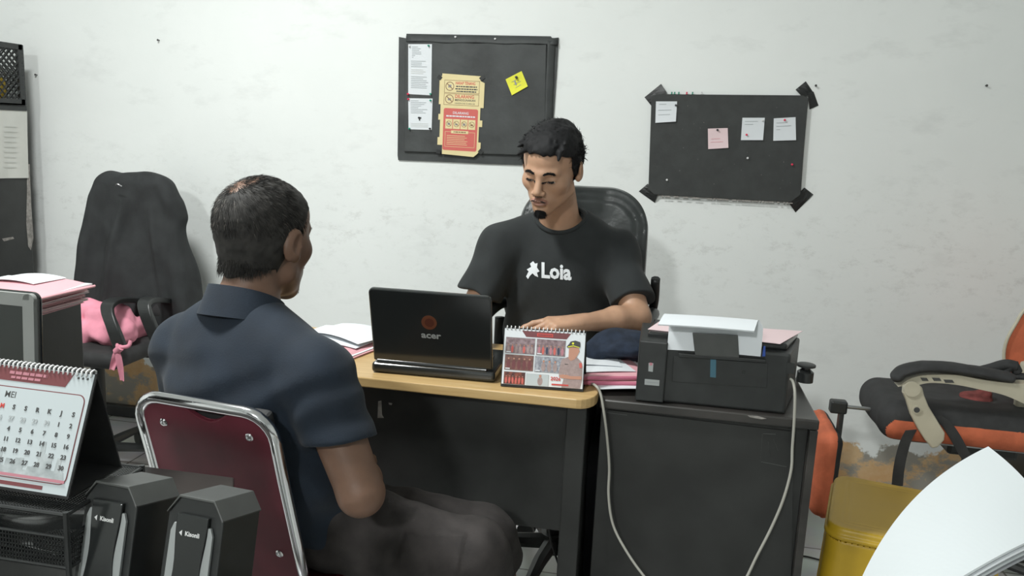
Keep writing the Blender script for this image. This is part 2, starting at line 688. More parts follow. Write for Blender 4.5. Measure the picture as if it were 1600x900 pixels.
def _hash(i, j, k):
    n = (i * 374761393 + j * 668265263 + k * 2147483647 + 1013904223) & 0xffffffff
    n = ((n ^ (n >> 13)) * 1274126177) & 0xffffffff
    return ((n ^ (n >> 16)) & 0xffff) / 32767.5 - 1.0


def vnoise(p):
    i = np.floor(p).astype(np.int64)
    f = p - i
    f = f * f * (3 - 2 * f)
    r = 0
    for a in (0, 1):
        wa = f[:, 0] if a else 1 - f[:, 0]
        for b in (0, 1):
            wb = f[:, 1] if b else 1 - f[:, 1]
            for c in (0, 1):
                wc = f[:, 2] if c else 1 - f[:, 2]
                r = r + wa * wb * wc * _hash(i[:, 0] + a, i[:, 1] + b, i[:, 2] + c)
    return r


def rotm(z=0.0, x=0.0, y=0.0):
    """columns = local axes in the room; z turn, then x pitch, then y roll (degrees)"""
    return np.array((Matrix.Rotation(math.radians(z), 3, 'Z') @ Matrix.Rotation(math.radians(x), 3, 'X')
                     @ Matrix.Rotation(math.radians(y), 3, 'Y')))


def mesh_sdf(name, fn, lo, hi, h, mats, parent=None, matfn=None, smooth_it=1):
    lo, hi = np.array(lo, float), np.array(hi, float)
    B = 8
    nb = np.ceil((hi - lo) / (h * B)).astype(int)
    n = nb * B
    bi = np.stack(np.meshgrid(*[np.arange(k) for k in nb], indexing='ij'), -1).reshape(-1, 3)
    cen = lo + (bi * B + (B - 1) / 2) * h
    dc = np.concatenate([fn(cen[i:i + 400000]) for i in range(0, len(cen), 400000)])
    act = np.abs(dc) < h * B * 0.87 * 1.25 + 0.012
    vals = np.repeat(np.repeat(np.repeat(dc.reshape(nb).astype(np.float32), B, 0), B, 1), B, 2)
    vals[np.abs(vals) < 1e-4] = 1e-4
    off = np.stack(np.meshgrid(*[np.arange(B)] * 3, indexing='ij'), -1).reshape(-1, 3)
    ab = bi[act]
    for s in range(0, len(ab), 1200):
        idx = (ab[s:s + 1200, None, :] * B + off[None]).reshape(-1, 3)
        d = fn(lo + idx * h)
        vals[idx[:, 0], idx[:, 1], idx[:, 2]] = d
    vals[0], vals[-1] = 1, 1
    vals[:, 0], vals[:, -1] = 1, 1
    vals[:, :, 0], vals[:, :, -1] = 1, 1
    ins = vals < 0
    c = np.zeros(tuple(n - 1), np.uint8)
    sl = [(slice(0, -1), slice(1, None))[k] for k in (0, 1)]
    for a in (0, 1):
        for b in (0, 1):
            for d in (0, 1):
                c += ins[sl[a], sl[b], sl[d]]
    cells = np.argwhere((c > 0) & (c < 8))
    cid = -np.ones(tuple(n - 1), np.int32)
    cid[cells[:, 0], cells[:, 1], cells[:, 2]] = np.arange(len(cells))
    acc = np.zeros((len(cells), 3))
    cnt = np.zeros(len(cells))
    cor = [np.array((a, b, d)) for a in (0, 1) for b in (0, 1) for d in (0, 1)]
    for p in cor:
        for ax in range(3):
            if p[ax]:
                continue
            q = p.copy()
            q[ax] = 1
            A, Bc = cells + p, cells + q
            va = vals[A[:, 0], A[:, 1], A[:, 2]]
            vb = vals[Bc[:, 0], Bc[:, 1], Bc[:, 2]]
            x = (va < 0) != (vb < 0)
            t = np.where(x, va / np.where(x, va - vb, 1), 0)
            pt = A + t[:, None] * (q - p)
            acc[x] += pt[x]
            cnt[x] += 1
    V = lo + acc / cnt[:, None] * h
    Fs = []
    for ax in range(3):
        s0, s1 = [slice(1, -1)] * 3, [slice(1, -1)] * 3
        s0[ax], s1[ax] = slice(0, -1), slice(1, None)
        a, b = ins[tuple(s0)], ins[tuple(s1)]
        e = np.argwhere(a != b)
        if not len(e):
            continue
        inv = a[e[:, 0], e[:, 1], e[:, 2]]
        e = e + 1
        e[:, ax] -= 1
        u, w = (ax + 1) % 3, (ax + 2) % 3
        q = []
        for du, dw in ((-1, -1), (0, -1), (0, 0), (-1, 0)):
            g = e.copy()
            g[:, u] += du
            g[:, w] += dw
            q.append(cid[g[:, 0], g[:, 1], g[:, 2]])
        q = np.stack(q, 1)
        q[~inv] = q[~inv][:, ::-1]
        Fs.append(q)
    Q = np.concatenate(Fs)
    Q = Q[(Q >= 0).all(1)]
    for _ in range(smooth_it):
        E = np.concatenate([Q[:, [0, 1]], Q[:, [1, 2]], Q[:, [2, 3]], Q[:, [3, 0]]])
        s = np.zeros_like(V)
        k = np.zeros(len(V))
        for ax in range(3):
            s[:, ax] = np.bincount(E[:, 0], V[E[:, 1], ax], len(V)) + np.bincount(E[:, 1], V[E[:, 0], ax], len(V))
        k = np.bincount(E.ravel(), minlength=len(V))
        V = V * 0.45 + 0.55 * s / np.maximum(k, 1)[:, None]
    me = bpy.data.meshes.new(name)
    me.vertices.add(len(V))
    me.vertices.foreach_set('co', V.ravel())
    me.loops.add(Q.size)
    me.loops.foreach_set('vertex_index', Q.ravel().astype(np.int32))
    me.polygons.add(len(Q))
    me.polygons.foreach_set('loop_start', np.arange(0, Q.size, 4, dtype=np.int32))
    me.polygons.foreach_set('use_smooth', np.ones(len(Q), bool))
    for m in mats:
        me.materials.append(M[m])
    if matfn is not None:
        cc = V[Q].mean(1)
        me.polygons.foreach_set('material_index', matfn(cc).astype(np.int32))
    me.update(calc_edges=True)
    me.validate()
    o = bpy.data.objects.new(name, me)
    COL.objects.link(o)
    put(o, parent)
    return o


def strands(name, roots, dirs, lens, rad, matname, parent=None, bend=None, seg=3):
    """many tapered hairs in one mesh"""
    roots, dirs = np.array(roots), np.array(dirs)
    lens = np.broadcast_to(np.array(lens, float), (len(roots),))
    n = len(roots)
    a = np.cross(dirs, np.array([0.31, 0.52, 0.79]))
    a /= np.linalg.norm(a, axis=1)[:, None] + 1e-9
    b = np.cross(dirs, a)
    V, Fq = [], []
    for s in range(seg + 1):
        t = s / seg
        c = roots + dirs * (lens * t)[:, None]
        if bend is not None:
            c = c + bend * (lens * t * t)[:, None]
        r = rad * (1 - 0.85 * t)
        for k in range(3):
            an = 2 * math.pi * k / 3
            V.append(c + (a * math.cos(an) + b * math.sin(an)) * r)
    V = np.stack(V, 1).reshape(-1, 3)
    m = (seg + 1) * 3
    base = np.arange(n) * m
    for s in range(seg):
        for k in range(3):
            l = (k + 1) % 3
            Fq.append(np.stack([base + s * 3 + k, base + s * 3 + l, base + s * 3 + 3 + l, base + s * 3 + 3 + k], 1))
    Q = np.concatenate(Fq)
    me = bpy.data.meshes.new(name)
    me.vertices.add(len(V))
    me.vertices.foreach_set('co', V.ravel())
    me.loops.add(Q.size)
    me.loops.foreach_set('vertex_index', Q.ravel().astype(np.int32))
    me.polygons.add(len(Q))
    me.polygons.foreach_set('loop_start', np.arange(0, Q.size, 4, dtype=np.int32))
    me.polygons.foreach_set('use_smooth', np.ones(len(Q), bool))
    me.materials.append(M[matname])
    me.update(calc_edges=True)
    o = bpy.data.objects.new(name, me)
    COL.objects.link(o)
    put(o, parent)
    return o


# ================================================================== the room
WY = 3.28
g = G().box((0, WY + 0.1, 1.5), (7.4, 0.2, 3.0), 'wall')
struct(g.build('wall_back'))
struct(G().box((0, 0.1, -0.05), (7.4, 6.6, 0.1), 'tile').build('floor'))
struct(G().box((0, 0.1, 3.05), (7.4, 6.6, 0.1), 'plain').build('ceiling'))
struct(G().box((-3.65, 0.1, 1.5), (0.1, 6.36, 3.0), 'wall').build('wall_left'))
struct(G().box((3.15, 0.1, 1.5), (0.1, 6.36, 3.0), 'wall').build('wall_right'))
struct(G().box((-.2, -3.1, 1.5), (7.0, 0.1, 3.0), 'wall').build('wall_front'))

# small nails / specks left in the plaster
for (u, v, lab) in ((58, 117, 'small dark nail in the wall right of the black crate'),
                    (249, 63, 'small dark nail high in the wall above the jacket-covered chair'),
                    (1274, 134, 'small dark nail in the wall at the upper right corner of the plain black board'),
                    (1540, 134, 'lone dark nail in the bare wall at far right')):
    p = at(u, v, y=WY)
    gg = G().tube([(p.x, WY + 0.004, p.z), (p.x, WY - 0.010, p.z), (p.x, WY - 0.012, p.z)], [0.0022, 0.0022, 0.0045], 'ink', 8)
    tag(gg.build('nail'), lab, 'nail', None)

# ================================================================== big black pinboard
def tag2(o):
    o['kind'] = 'stuff'
    return o


def wp(u, v, y):
    return at(u, v, y=y)


t = thing('pinboard', tuple(at(745, 155, y=WY)), 'large pinboard wrapped in creased black card, the one with the yellow note', 'pinboard')
b = WY - 0.001
g = G()
g.prism([wp(u, v, b) for u, v in ((624, 58), (635, 60), (636, 53), (861, 57), (863, 60), (873, 59), (870, 110), (866, 170), (861, 235), (860, 258), (820, 258), (760, 256), (700, 253), (623, 250), (622, 243))], (0, -0.007, 0), 'blackpaper')
g.build('backing_card', t)
g = G()
g.prism([wp(u, v, b - 0.007) for u, v in ((634, 65), (855, 70), (852, 244), (632, 237))], (0, -0.012, 0), 'blackpaper')
g.build('board_panel', t, bevel=0.004)
g = G()
n_ = 26
def flap(s, q):
    p = wp(636 + s * 235, 54.5 + s * 4.5 + q * 11.5, b - 0.009)
    return p + Vector((0, -0.0115 * math.sin(q * math.pi * .5) - 0.002 * math.sin(s * 31) * q, 0.0015 * math.sin(s * 17)))
g.slab(flap, n_, 5, (0, -0.0012, 0), 'blackpaper')
g.build('folded_edge', t, smooth=True)
g = G()
def flap2(s, q):
    p = wp(856 + q * 12, 64 + s * 185 , b - 0.009)
    return p + Vector((-s * 0.018, -0.0105 * math.cos(q * math.pi * .5) - 0.0015 * math.sin(s * 23), 0))
g.slab(flap2, 22, 4, (0, -0.0012, 0), 'blackpaper')
g.build('folded_edge', t, smooth=True)

PY = b - 0.0195           # face of the raised panel


def note(name, pts, y, m, label, cat, th=0.0008, lines=None, group=None, curl=0.0, lift=0.0012):
    """sheet from four photo corners (tl,tr,br,bl) with printed lines"""
    q = [at(u, v, y=y) for u, v in pts]
    g = G()

    def fn(s, r):
        p = (q[0] * (1 - s) + q[1] * s) * (1 - r) + (q[3] * (1 - s) + q[2] * s) * r
        return p + Vector((0, -lift - curl * (r * r) * (0.6 + 0.4 * s), 0))
    g.slab(fn, 6, 8, (0, -th, 0), m)
    o = g.build(name, smooth=False)
    tag(o, label, cat, group)
    if lines:
        g = G()
        for (s0, s1, r, hh, mm) in lines:
            p0, p1 = fn(s0, r), fn(s1, r)
            p2, p3 = fn(s1, r + hh), fn(s0, r + hh)
            g.prism([p + Vector((0, -th - 0.0003, 0)) for p in (p0, p1, p2, p3)], (0, -0.0003, 0), mm)
        g.build('print', o)
    return o


rr = random.Random(3)


def smudge(g, T, x0, y0, x1, y1, m, lift, n):
    """a line of print too small to read: short dashes of uneven length"""
    r = random.Random(int(1e5 * (x0 + y0)) % 997)
    x = x0
    while x < x1:
        w = (x1 - x0) / n * (.5 + .8 * r.random())
        g.rect(x, y0 + (y1 - y0) * .1 * r.random(), min(x + w, x1), y1, m, T, lift)
        x += w + (x1 - x0) / n * .18


ln = [(.16, .16 + .5 * rr.random() ** .5, .05 + i * .034, .009, 'papergrey') for i in range(7)]
ln += [(.12, .5 + .3 * rr.random(), .33 + i * .036, .010, 'papergrey') for i in range(4)]
ln += [(.12, .5 + .3 * rr.random(), .50 + i * .036, .010, 'paperlite') for i in range(3)]
ln += [(.12, .6 + .3 * rr.random(), .64 + i * .036, .010, 'papergrey') for i in range(7)]
note('printed_sheet', ((638, 69), (675, 69), (674, 149), (638, 147)), PY, 'paper',
     'tall white printed sheet pinned top left on the large pinboard', 'paper', lines=ln)
ln = [(.1, .4 + .45 * rr.random(), .07 + i * .055, .014, 'papergrey') for i in range(8)]
ln += [(.42, .55, .60, .05, 'ink'), (.45, .50, .66, .05, 'ink')]
ln += [(.1, .85, .80 + i * .05, .012, 'paperlite') for i in range(3)]
note('printed_sheet', ((638, 153.5), (676, 154), (674.5, 203), (638.5, 202)), PY, 'paper',
     'short white printed sheet with a small dark mark, pinned below the tall sheet', 'paper', lines=ln)
note('sticky_note', ((790, 124), (815, 111), (825, 135), (800, 149)), PY, 'yellow',
     'tilted yellow sticky note on the large pinboard', 'sticky note', curl=0.004,
     lines=[(.25, .6, .3, .02, 'greyink'), (.4, .48, .3, .3, 'greyink'), (.3, .75, .5, .02, 'greyink'), (.35, .7, .7, .02, 'greyink')])


def pin(u, v, y, m, label, group=None, big=1.0):
    p = at(u, v, y=y)
    g = G()
    T = Matrix.Translation(p) @ Matrix.Rotation(math.radians(90), 4, 'X') @ Matrix.Scale(big, 4)
    g.lathe([(0.0036, 0.001), (0.0040, 0.0022), (0.0022, 0.0032), (0.0020, 0.0062), (0.0030, 0.0074), (0.0034, 0.0088), (0.0030, 0.0096)], m, 12, T)
    return tag(g.build('push_pin', smooth=True, auto=40), label, 'push pin', group)


P0 = PY - 0.0018
pin(640, 72, P0, 'pinwhite', 'white push pin in the upper left corner of the tall white sheet')
pin(670, 71.5, P0, 'pingreen', 'green push pin in the upper right corner of the tall white sheet')
pin(638, 147, P0, 'pinred', 'red push pin at the lower left corner of the tall white sheet')
pin(673, 147, P0, 'pingreen', 'dark green push pin at the lower right corner of the tall white sheet')
pin(638.5, 155, P0, 'pinred', 'red push pin at the upper left corner of the short white sheet')
pin(673, 157, P0, 'pingreen', 'green push pin at the upper right corner of the short white sheet')
pin(640, 201, P0, 'pingreen', 'dark green push pin at the lower left corner of the short white sheet')
pin(672, 201, P0, 'pinblack', 'black push pin at the lower right corner of the short white sheet')
pin(655, 184, P0, 'pinblack', 'black push pin in the middle of the short white sheet')
pin(807, 121, P0 - 0.003, 'pinblack', 'black push pin holding the tilted yellow sticky note', None, 1.3)
pin(712, 58, b - 0.012, 'pinwhite', 'clear push pin at the left of the top edge of the large pinboard')
pin(774, 61, b - 0.012, 'pinwhite', 'clear push pin near the middle of the top edge of the large pinboard')

# poster with its notched cream card
yP = PY - 0.001
q = [at(687, 117, y=yP), at(757, 120, y=yP), at(683, 236, y=yP)]
T = frame(q[2] * 0 + at(683, 240, y=yP), q[1] - q[0], q[0] - q[2])
W_, H_ = (q[1] - q[0]).length * 1.02, 0.312
sx, sy = W_ / 74.0, H_ / 124.0      # poster drawn on a 74 x 124 grid


def pp(x, y):
    return (x * sx, y * sy)


Tp = T
g = G()
poly = [(8, 0), (60, -2), (66, 3), (71, 10), (71, 21), (67, 21), (67, 45), (72, 45), (72, 55), (68, 55), (68, 74), (73, 74), (73, 112), (66, 115), (68, 122), (4, 124), (4, 121), (0, 116), (0, 77), (3, 77), (3, 62), (0, 62), (0, 53), (3, 53), (3, 26), (0, 26), (0, 14), (8, 14)]
g.prism([(x * sx, y * sy, 0.0003) for x, y in poly], (0, 0, 0.0012), 'cream', Tp)
po = g.build('notice_poster')
tag(po, 'cream notice poster with a red lower panel on the large pinboard', 'poster')
g = G()
Z0 = 0.0016


def R_(x0, y0, x1, y1, m, l=0.0):
    g.rect(x0 * sx, y0 * sy, x1 * sx, y1 * sy, m, Tp, Z0 + l)


def frame_(x0, y0, x1, y1, w, m, l=0.0):
    R_(x0, y0, x1, y0 + w, m, l), R_(x0, y1 - w, x1, y1, m, l), R_(x0, y0, x0 + w, y1, m, l), R_(x1 - w, y0, x1, y1, m, l)


frame_(8, 95, 65, 114.5, .6, 'inkbrown')
frame_(8, 76.5, 65, 94, .6, 'inkbrown')
for cy, kk in ((105, 0), (85.5, 1)):
    g.ring(17 * sx, cy * sy, 7 * sx, 1.1 * sx, 'inkbrown', Tp, Z0)
    g.prism([((17 + a) * sx, (cy + c) * sy, Z0 + .0002) for a, c in ((-5, 3.6), (-4.2, 4.6), (5, -3.6), (4.2, -4.6))], (0, 0, .0003), 'inkbrown', Tp)
    g.rect((14.5) * sx, (cy - 2) * sy, 19.5 * sx, (cy + 2.4 - kk) * sy, 'greyink', Tp, Z0)
g.text('HARAP TENANG', 26 * sx, 108.2 * sy, 6.4 * sy, 'inkred', Tp, Z0, bold=0.0003, sx=0.66)
smudge(g, Tp, 27 * sx, 104.2 * sy, 61 * sx, 106.2 * sy, 'ink', Z0, 8)
smudge(g, Tp, 26 * sx, 100.5 * sy, 62 * sx, 102.5 * sy, 'ink', Z0, 9)
smudge(g, Tp, 28 * sx, 96.8 * sy, 60 * sx, 98.8 * sy, 'ink', Z0, 8)
g.text('DILARANG', 26 * sx, 87.6 * sy, 7.4 * sy, 'inkred', Tp, Z0, bold=0.0003, sx=0.84)
g.text('MENGGUNAKAN', 26 * sx, 83 * sy, 4.6 * sy, 'ink', Tp, Z0, bold=0.0002, sx=0.92)
g.text('HANDPHONE DI AREA INI', 26 * sx, 78.4 * sy, 3.4 * sy, 'ink', Tp, Z0, sx=0.80)
# red panel with rounded corners
rp = []
for cx, cy, a0 in ((61.5, 68.5, 0), (11.5, 68.5, 90), (11.5, 9.5, 180), (61.5, 9.5, 270)):
    for k in range(6):
        a = math.radians(a0 + k * 18)
        rp.append(((cx + 3 * math.cos(a)) * sx, (cy + 3 * math.sin(a)) * sy, Z0))
g.prism(rp, (0, 0, .0003), 'posterred', Tp)
Z1 = Z0 + .0004
g.text('DILARANG', 36.5 * sx, 63 * sy, 5.2 * sy, 'paper', Tp, Z1, 'CENTER', bold=0.0002)
smudge(g, Tp, 13 * sx, 58.4 * sy, 60 * sx, 60.6 * sy, 'paper', Z1, 11)
for k in range(4):
    x = 12 + k * 12.5
    g.rect(x * sx, 40 * sy, (x + 11.4) * sx, 55 * sy, 'cream', Tp, Z1)
    g.ring((x + 5.7) * sx, 47.6 * sy, 4.6 * sx, .7 * sx, 'inkbrown', Tp, Z1 + .0004)
    g.rect((x + 3.6) * sx, 45.6 * sy, (x + 7.8) * sx, (49.2 - (k % 2)) * sy, 'greyink' if k < 3 else 'inkbrown', Tp, Z1 + .0004)
    g.prism([((x + 5.7 + a) * sx, (47.6 + c) * sy, Z1 + .0007) for a, c in ((-3.4, 2.6), (-2.8, 3.2), (3.4, -2.6), (2.8, -3.2))], (0, 0, .0002), 'inkbrown', Tp)
g.rect(22 * sx, 33 * sy, 50 * sx, 37.4 * sy, 'cream', Tp, Z1 + .0003)
smudge(g, Tp, 26 * sx, 34.4 * sy, 46 * sx, 36.2 * sy, 'inkbrown', Z1 + .0007, 5)
for a in ((12, 12, 61, 12.5), (12, 35, 61, 35.5), (12, 12, 12.5, 35), (60.5, 12, 61, 35)):
    g.rect(a[0] * sx, a[1] * sy, a[2] * sx, a[3] * sy, 'cream', Tp, Z1)
for k in range(6):
    g.rect(15 * sx, (15.5 + k * 2.7) * sy, (15 + 26 + 9 * rr.random()) * sx, (16.2 + k * 2.7) * sy, 'cream', Tp, Z1)
g.build('print', po)
for u, v, a, lab in ((687, 121, 35, 'black tape square on the upper left corner of the cream poster'), (753, 122, -42, 'black tape square on the upper right corner of the cream poster'),
                     (751, 237, 40, 'black tape square on the lower right corner of the cream poster'), (685, 237, 5, 'black tape square on the lower left corner of the cream poster')):
    c = at(u, v, y=PY - 0.0032)
    Tt = Matrix.Translation(c) @ Matrix.Rotation(math.radians(a), 4, 'Y')
    tag(G().box((0, 0, 0), (0.018, 0.0006, 0.015), 'blacktape', Tt).build('tape_square'), lab, 'tape')

# ================================================================== plain black board with taped corners
b2 = WY - 0.001
t = thing('taped_board', tuple(at(1140, 235, y=WY)), 'plain black board with worn lower edge and black tape over its four corners', 'pinboard')
pts = [(1018, 149), (1030, 147), (1255, 149), (1263, 153), (1256, 236), (1251, 304), (1236, 316), (1140, 311), (1022, 304), (1013, 296)]
yb = b2 - 0.020
g = G().prism([at(u, v, y=yb) for u, v in pts], (0, 0.020, 0), 'blackfelt')
g.build('board_panel', t, bevel=0.002)
# worn edge, core showing
g = G()
for i in range(46):
    s = i / 45
    u = 1024 + s * 214
    v = 305.5 + s * 11.5
    if rr.random() < .75:
        w_ = 2.5 + 3 * rr.random()
        g.prism([at(u, v - .9 * rr.random(), y=yb - .0003), at(u + w_, v - .9 * rr.random() + .2, y=yb - .0003), at(u + w_, v + 1.6, y=yb - .0003), at(u, v + 1.6, y=yb - .0003)], (0, -.0004, 0), 'scuff')
tag2(g.build('worn_marks', t))
g = G()
for i in range(30):
    u, v = 1024 + 222 * rr.random(), 156 + 140 * rr.random()
    T_ = Matrix.Translation(at(u, v, y=yb - .0004))
    w_ = .0008 + .0012 * rr.random()
    g.box((0, 0, 0), (w_, .0004, w_), 'scuff', T_)
tag2(g.build('worn_specks', t))


def tape(quads, label_parent):
    g = G()
    for pts in quads:
        ps = [at(u, v, y=y) for u, v, y in pts]
        g.slab(lambda s, r, ps=ps: (ps[0] * (1 - s) + ps[1] * s) * (1 - r) + (ps[3] * (1 - s) + ps[2] * s) * r + Vector((0, -.0008 * math.sin(7 * s + 5 * r), 0)), 4, 4, (0, -.0007, 0), 'blacktape')
    g.build('corner_tape', label_parent)


yw, yf = b2 - .001, yb - .001
tape([((1007, 152, yw), (1033, 131, yw), (1042, 145, yf), (1019, 167, yw)), ], t)
tape([((1243, 140, yw), (1259, 127, yw), (1272, 146, yw), (1254, 152, yf)), ((1262, 146, yf), (1271, 143, yw), (1279, 165, yw), (1265, 171, yw))], t)
tape([((998, 299, yw), (1012, 287, yw), (1028, 303, yf), (1023, 317, yw))], t)
tape([((1257, 293, yw), (1271, 304, yw), (1243, 332, yw), (1232, 316, yf))], t)
yn = yb - .0004
hw = [(.15, .5, .12, .02, 'papergrey'), (.12, .75, .4, .02, 'papergrey'), (.12, .7, .62, .02, 'papergrey')]
note('note_sheet', ((1025, 158.5), (1058, 158.5), (1056, 190), (1024, 192)), yn, 'paper', 'white note with three handwritten lines in the upper left of the taped black board', 'note', curl=.006, lines=hw)
note('note_sheet', ((1106, 201), (1137, 200), (1138, 231), (1106.5, 233)), yn, 'pinkpale', 'pale pink note pinned in the middle of the taped black board', 'note', curl=.005, lines=[(.15, .6, .5, .02, 'pinkpaper'), (.12, .75, .66, .02, 'pinkpaper')])
note('note_sheet', ((1160, 184), (1195, 184), (1192, 219), (1157.5, 219)), yn, 'paper', 'white note with a red pin low on it, right of the pink note', 'note', curl=.005, lines=[(.12, .7, .15, .02, 'papergrey'), (.12, .5, .28, .02, 'papergrey')])
note('note_sheet', ((1209, 185), (1243, 183), (1243.5, 219), (1208, 220)), yn, 'paper', 'white note with a red pin at its top, rightmost on the taped black board', 'note', curl=.005, lines=[(.12, .6, .2, .02, 'papergrey'), (.12, .8, .35, .02, 'papergrey'), (.12, .3, .5, .02, 'papergrey')])
yq = yn - .002
pin(1056, 164.5, yq, 'pinblack', 'black push pin in the upper right corner of the upper left white note')
pin(1121, 203, yq, 'pinblack', 'black push pin holding the pale pink note')
pin(1191.5, 188, yq, 'pinwhite', 'clear push pin in the upper right corner of the note right of the pink one')
pin(1166.5, 210.5, yq, 'pinred', 'red push pin low on the note right of the pink one')
pin(1226, 187.5, yq, 'pinred', 'red push pin at the top of the rightmost white note')
pin(1168, 247, yb, 'pinwhite', 'clear push pin in the bare middle of the taped black board')
pin(1237.5, 257, yb, 'pinred', 'red push pin near the right edge of the taped black board')
pin(1042, 281, yb, 'pinwhite', 'clear push pin in the lower left of the taped black board')
for u, m, w in ((1049.5, 'pingreen', 'leftmost green'), (1054, 'pingreen', 'second green'), (1060.5, 'pingreen', 'third green'), (1073, 'pinred', 'lone red'), (1082, 'pingreen', 'green, right of the red,'), (1096, 'pinwhite', 'white')):
    p = at(u, 147, y=yb + .010)
    g = G()
    T_ = Matrix.Translation((p.x, p.y, p.z - .001))
    g.lathe([(0.0034, 0.000), (0.0040, 0.0016), (0.0022, 0.0028), (0.0020, 0.0062), (0.0032, 0.0074), (0.0032, 0.0088)], m, 12, T_)
    tag(g.build('push_pin', smooth=True, auto=40), '%s pin standing on the taped black board top edge' % w, 'push pin', None)

# ================================================================== tall black cabinet at the far left
def yat(u, v, y):
    return at(u, v, y=y)


CBY = 3.15
e_ = at(38, 167, y=CBY)
cx1, cz1 = e_.x, e_.z
t = thing('tall_cabinet', (cx1 - .28, 2.92, 0), 'tall black cabinet near the wall at the left edge', 'cabinet')
G().box((cx1 - .28, 2.93, cz1 / 2), (.56, .44, cz1), 'blackwood').build('cabinet_body', t, bevel=.003)
G().box((cx1 - .28, 2.93, cz1 - .006), (.575, .455, .022), 'black').build('top_board', t, bevel=.003)
for k in (0, 1):
    G().box((cx1 - .14 - k * .28, 2.704, cz1 * .5), (.272, .014, cz1 - .06), 'blackwood').build('cabinet_door', t, bevel=.002)
xc = cx1 + .0005
g = G()
g.prism([at(u, v, x=xc) for u, v in ((42, 258), (46, 256), (47, 285), (48.5, 320), (52, 372), (48, 391), (44, 385), (41, 350), (42, 300))], (.001, 0, 0), 'scuff')
g.build('peeled_strip', t)
g = G()
g.prism([at(u, v, x=xc) for u, v in ((3, 373), (20, 370), (22, 373), (6, 377))], (.001, 0, 0), 'scuff')
g.build('chip_mark', t)
q_ = [at(u, v, x=xc + .0012) for u, v in ((-40, 168), (42, 173), (43, 278), (-40, 279))]
g = G()
g.slab(lambda s, r: (q_[0] * (1 - s) + q_[1] * s) * (1 - r) + (q_[3] * (1 - s) + q_[2] * s) * r + Vector((.0012 + .005 * abs(math.sin(s * 5)) * r * r, 0, 0)), 10, 8, (.0008, 0, 0), 'paperdull')
o = g.build('taped_paper')
tag(o, 'off-white paper sheet taped to the side of the tall black cabinet', 'paper')
g = G()
for k in range(9):
    g.prism([at(u, v, x=xc + .0085) for u, v in ((6, 195 + k * 8), (24 + 6 * rr.random(), 196 + k * 8), (24, 197.2 + k * 8), (6, 196.2 + k * 8))], (.0003, 0, 0), 'paperlite')
g.build('print', o)

# black lattice crate on top
zt = cz1 + .006
e_ = at(36, 100, y=3.14)
x1, ctop = e_.x, at(33, 70, y=3.14).z
x0, y0_, y1_ = x1 - .36, 2.72, 3.14
t = thing('lattice_crate', (x1 - .18, 2.93, zt), 'black plastic lattice crate on top of the tall cabinet', 'crate')
for x in (x0 + .007, x1 - .007):
    for y in (y0_ + .007, y1_ - .007):
        G().box((x, y, (zt + ctop) / 2), (.014, .030, ctop - zt)).build('corner_post', t, bevel=.002)
g = G()
for z, hh in ((zt + .012, .024), (ctop - .010, .022)):
    g.box(((x0 + x1) / 2, y0_ + .004, z), (x1 - x0, .008, hh))
    g.box(((x0 + x1) / 2, y1_ - .004, z), (x1 - x0, .008, hh))
    g.box((x0 + .004, (y0_ + y1_) / 2, z), (.008, y1_ - y0_, hh))
    g.box((x1 - .004, (y0_ + y1_) / 2, z), (.008, y1_ - y0_, hh))
g.box(((x0 + x1) / 2, (y0_ + y1_) / 2, zt + .003), (x1 - x0, y1_ - y0_, .006))
g.build('crate_frame', t)


def lattice(p00, ux, uz, w, h, n, r, m='black'):
    g = G()
    for s in (1, -1):
        for k in range(-n, n * 2):
            a0 = k * w / n
            x_a, z_a = (a0, 0) if s > 0 else (a0, h)
            x_b, z_b = a0 + h, (h if s > 0 else 0)
            if x_b < .002 or x_a > w - .002:
                continue
            if x_a < 0:
                z_a += s * (-x_a)
                x_a = 0
            if x_b > w:
                z_b -= s * (x_b - w)
                x_b = w
            g.tube([p00 + ux * x_a + uz * z_a, p00 + ux * x_b + uz * z_b], r, m, 5)
    return g


hz_ = ctop - zt - .03
for p0, u_, w_ in ((Vector((x0, y0_ + .004, zt + .02)), Vector((1, 0, 0)), x1 - x0), (Vector((x0, y1_ - .004, zt + .02)), Vector((1, 0, 0)), x1 - x0),
                   (Vector((x1 - .004, y0_, zt + .02)), Vector((0, 1, 0)), y1_ - y0_), (Vector((x0 + .004, y0_, zt + .02)), Vector((0, 1, 0)), y1_ - y0_)):
    lattice(p0, u_, Vector((0, 0, 1)), w_, hz_, 14, .0034).build('lattice_side', t)
tag(mesh_sdf('dark_filler', lambda p: s_box((x1 - .19, 2.93, zt + .075), (.14, .16, .06), .04)(p) + .012 * vnoise(p * 18), (x1 - .36, 2.74, zt), (x1 - .01, 3.12, zt + .17), .008, ['blacktape']), 'crumpled black filler added inside the lattice crate to darken its gaps', 'bag')  # dark filling added so the lattice gaps read darker
c_ = at(-3, 118, x=x1 - .035)
g = G().lathe([(.030, -.055), (.045, -.03), (.050, .0), (.045, .035), (.030, .055)], 'yellowtoy', 24, Matrix.Translation((c_.x - .03, c_.y, zt + .062)))
tag(g.build('yellow_jar', smooth=True, auto=50), 'mustard yellow rounded jar seen through the lattice crate', 'jar')

# ================================================================== black swivel chair under a jacket
def star_base(g, cx, cy, r, n=5, hub=.09, a0=0.3, m='black', tube=.016):
    casters = []
    for k in range(n):
        a = a0 + k * 2 * math.pi / n
        ex, ey = cx + r * math.cos(a), cy + r * math.sin(a)
        g.tube([(cx, cy, hub), (cx + (ex - cx) * .55, cy + (ey - cy) * .55, hub - .005), (ex, ey, .078)], [tube * 1.3, tube * 1.1, tube * .8], m, 8)
        casters.append((ex, ey, a))
    g.cyl((cx, cy, hub - .03), (cx, cy, hub + .03), tube * 2, m, 16)
    return casters


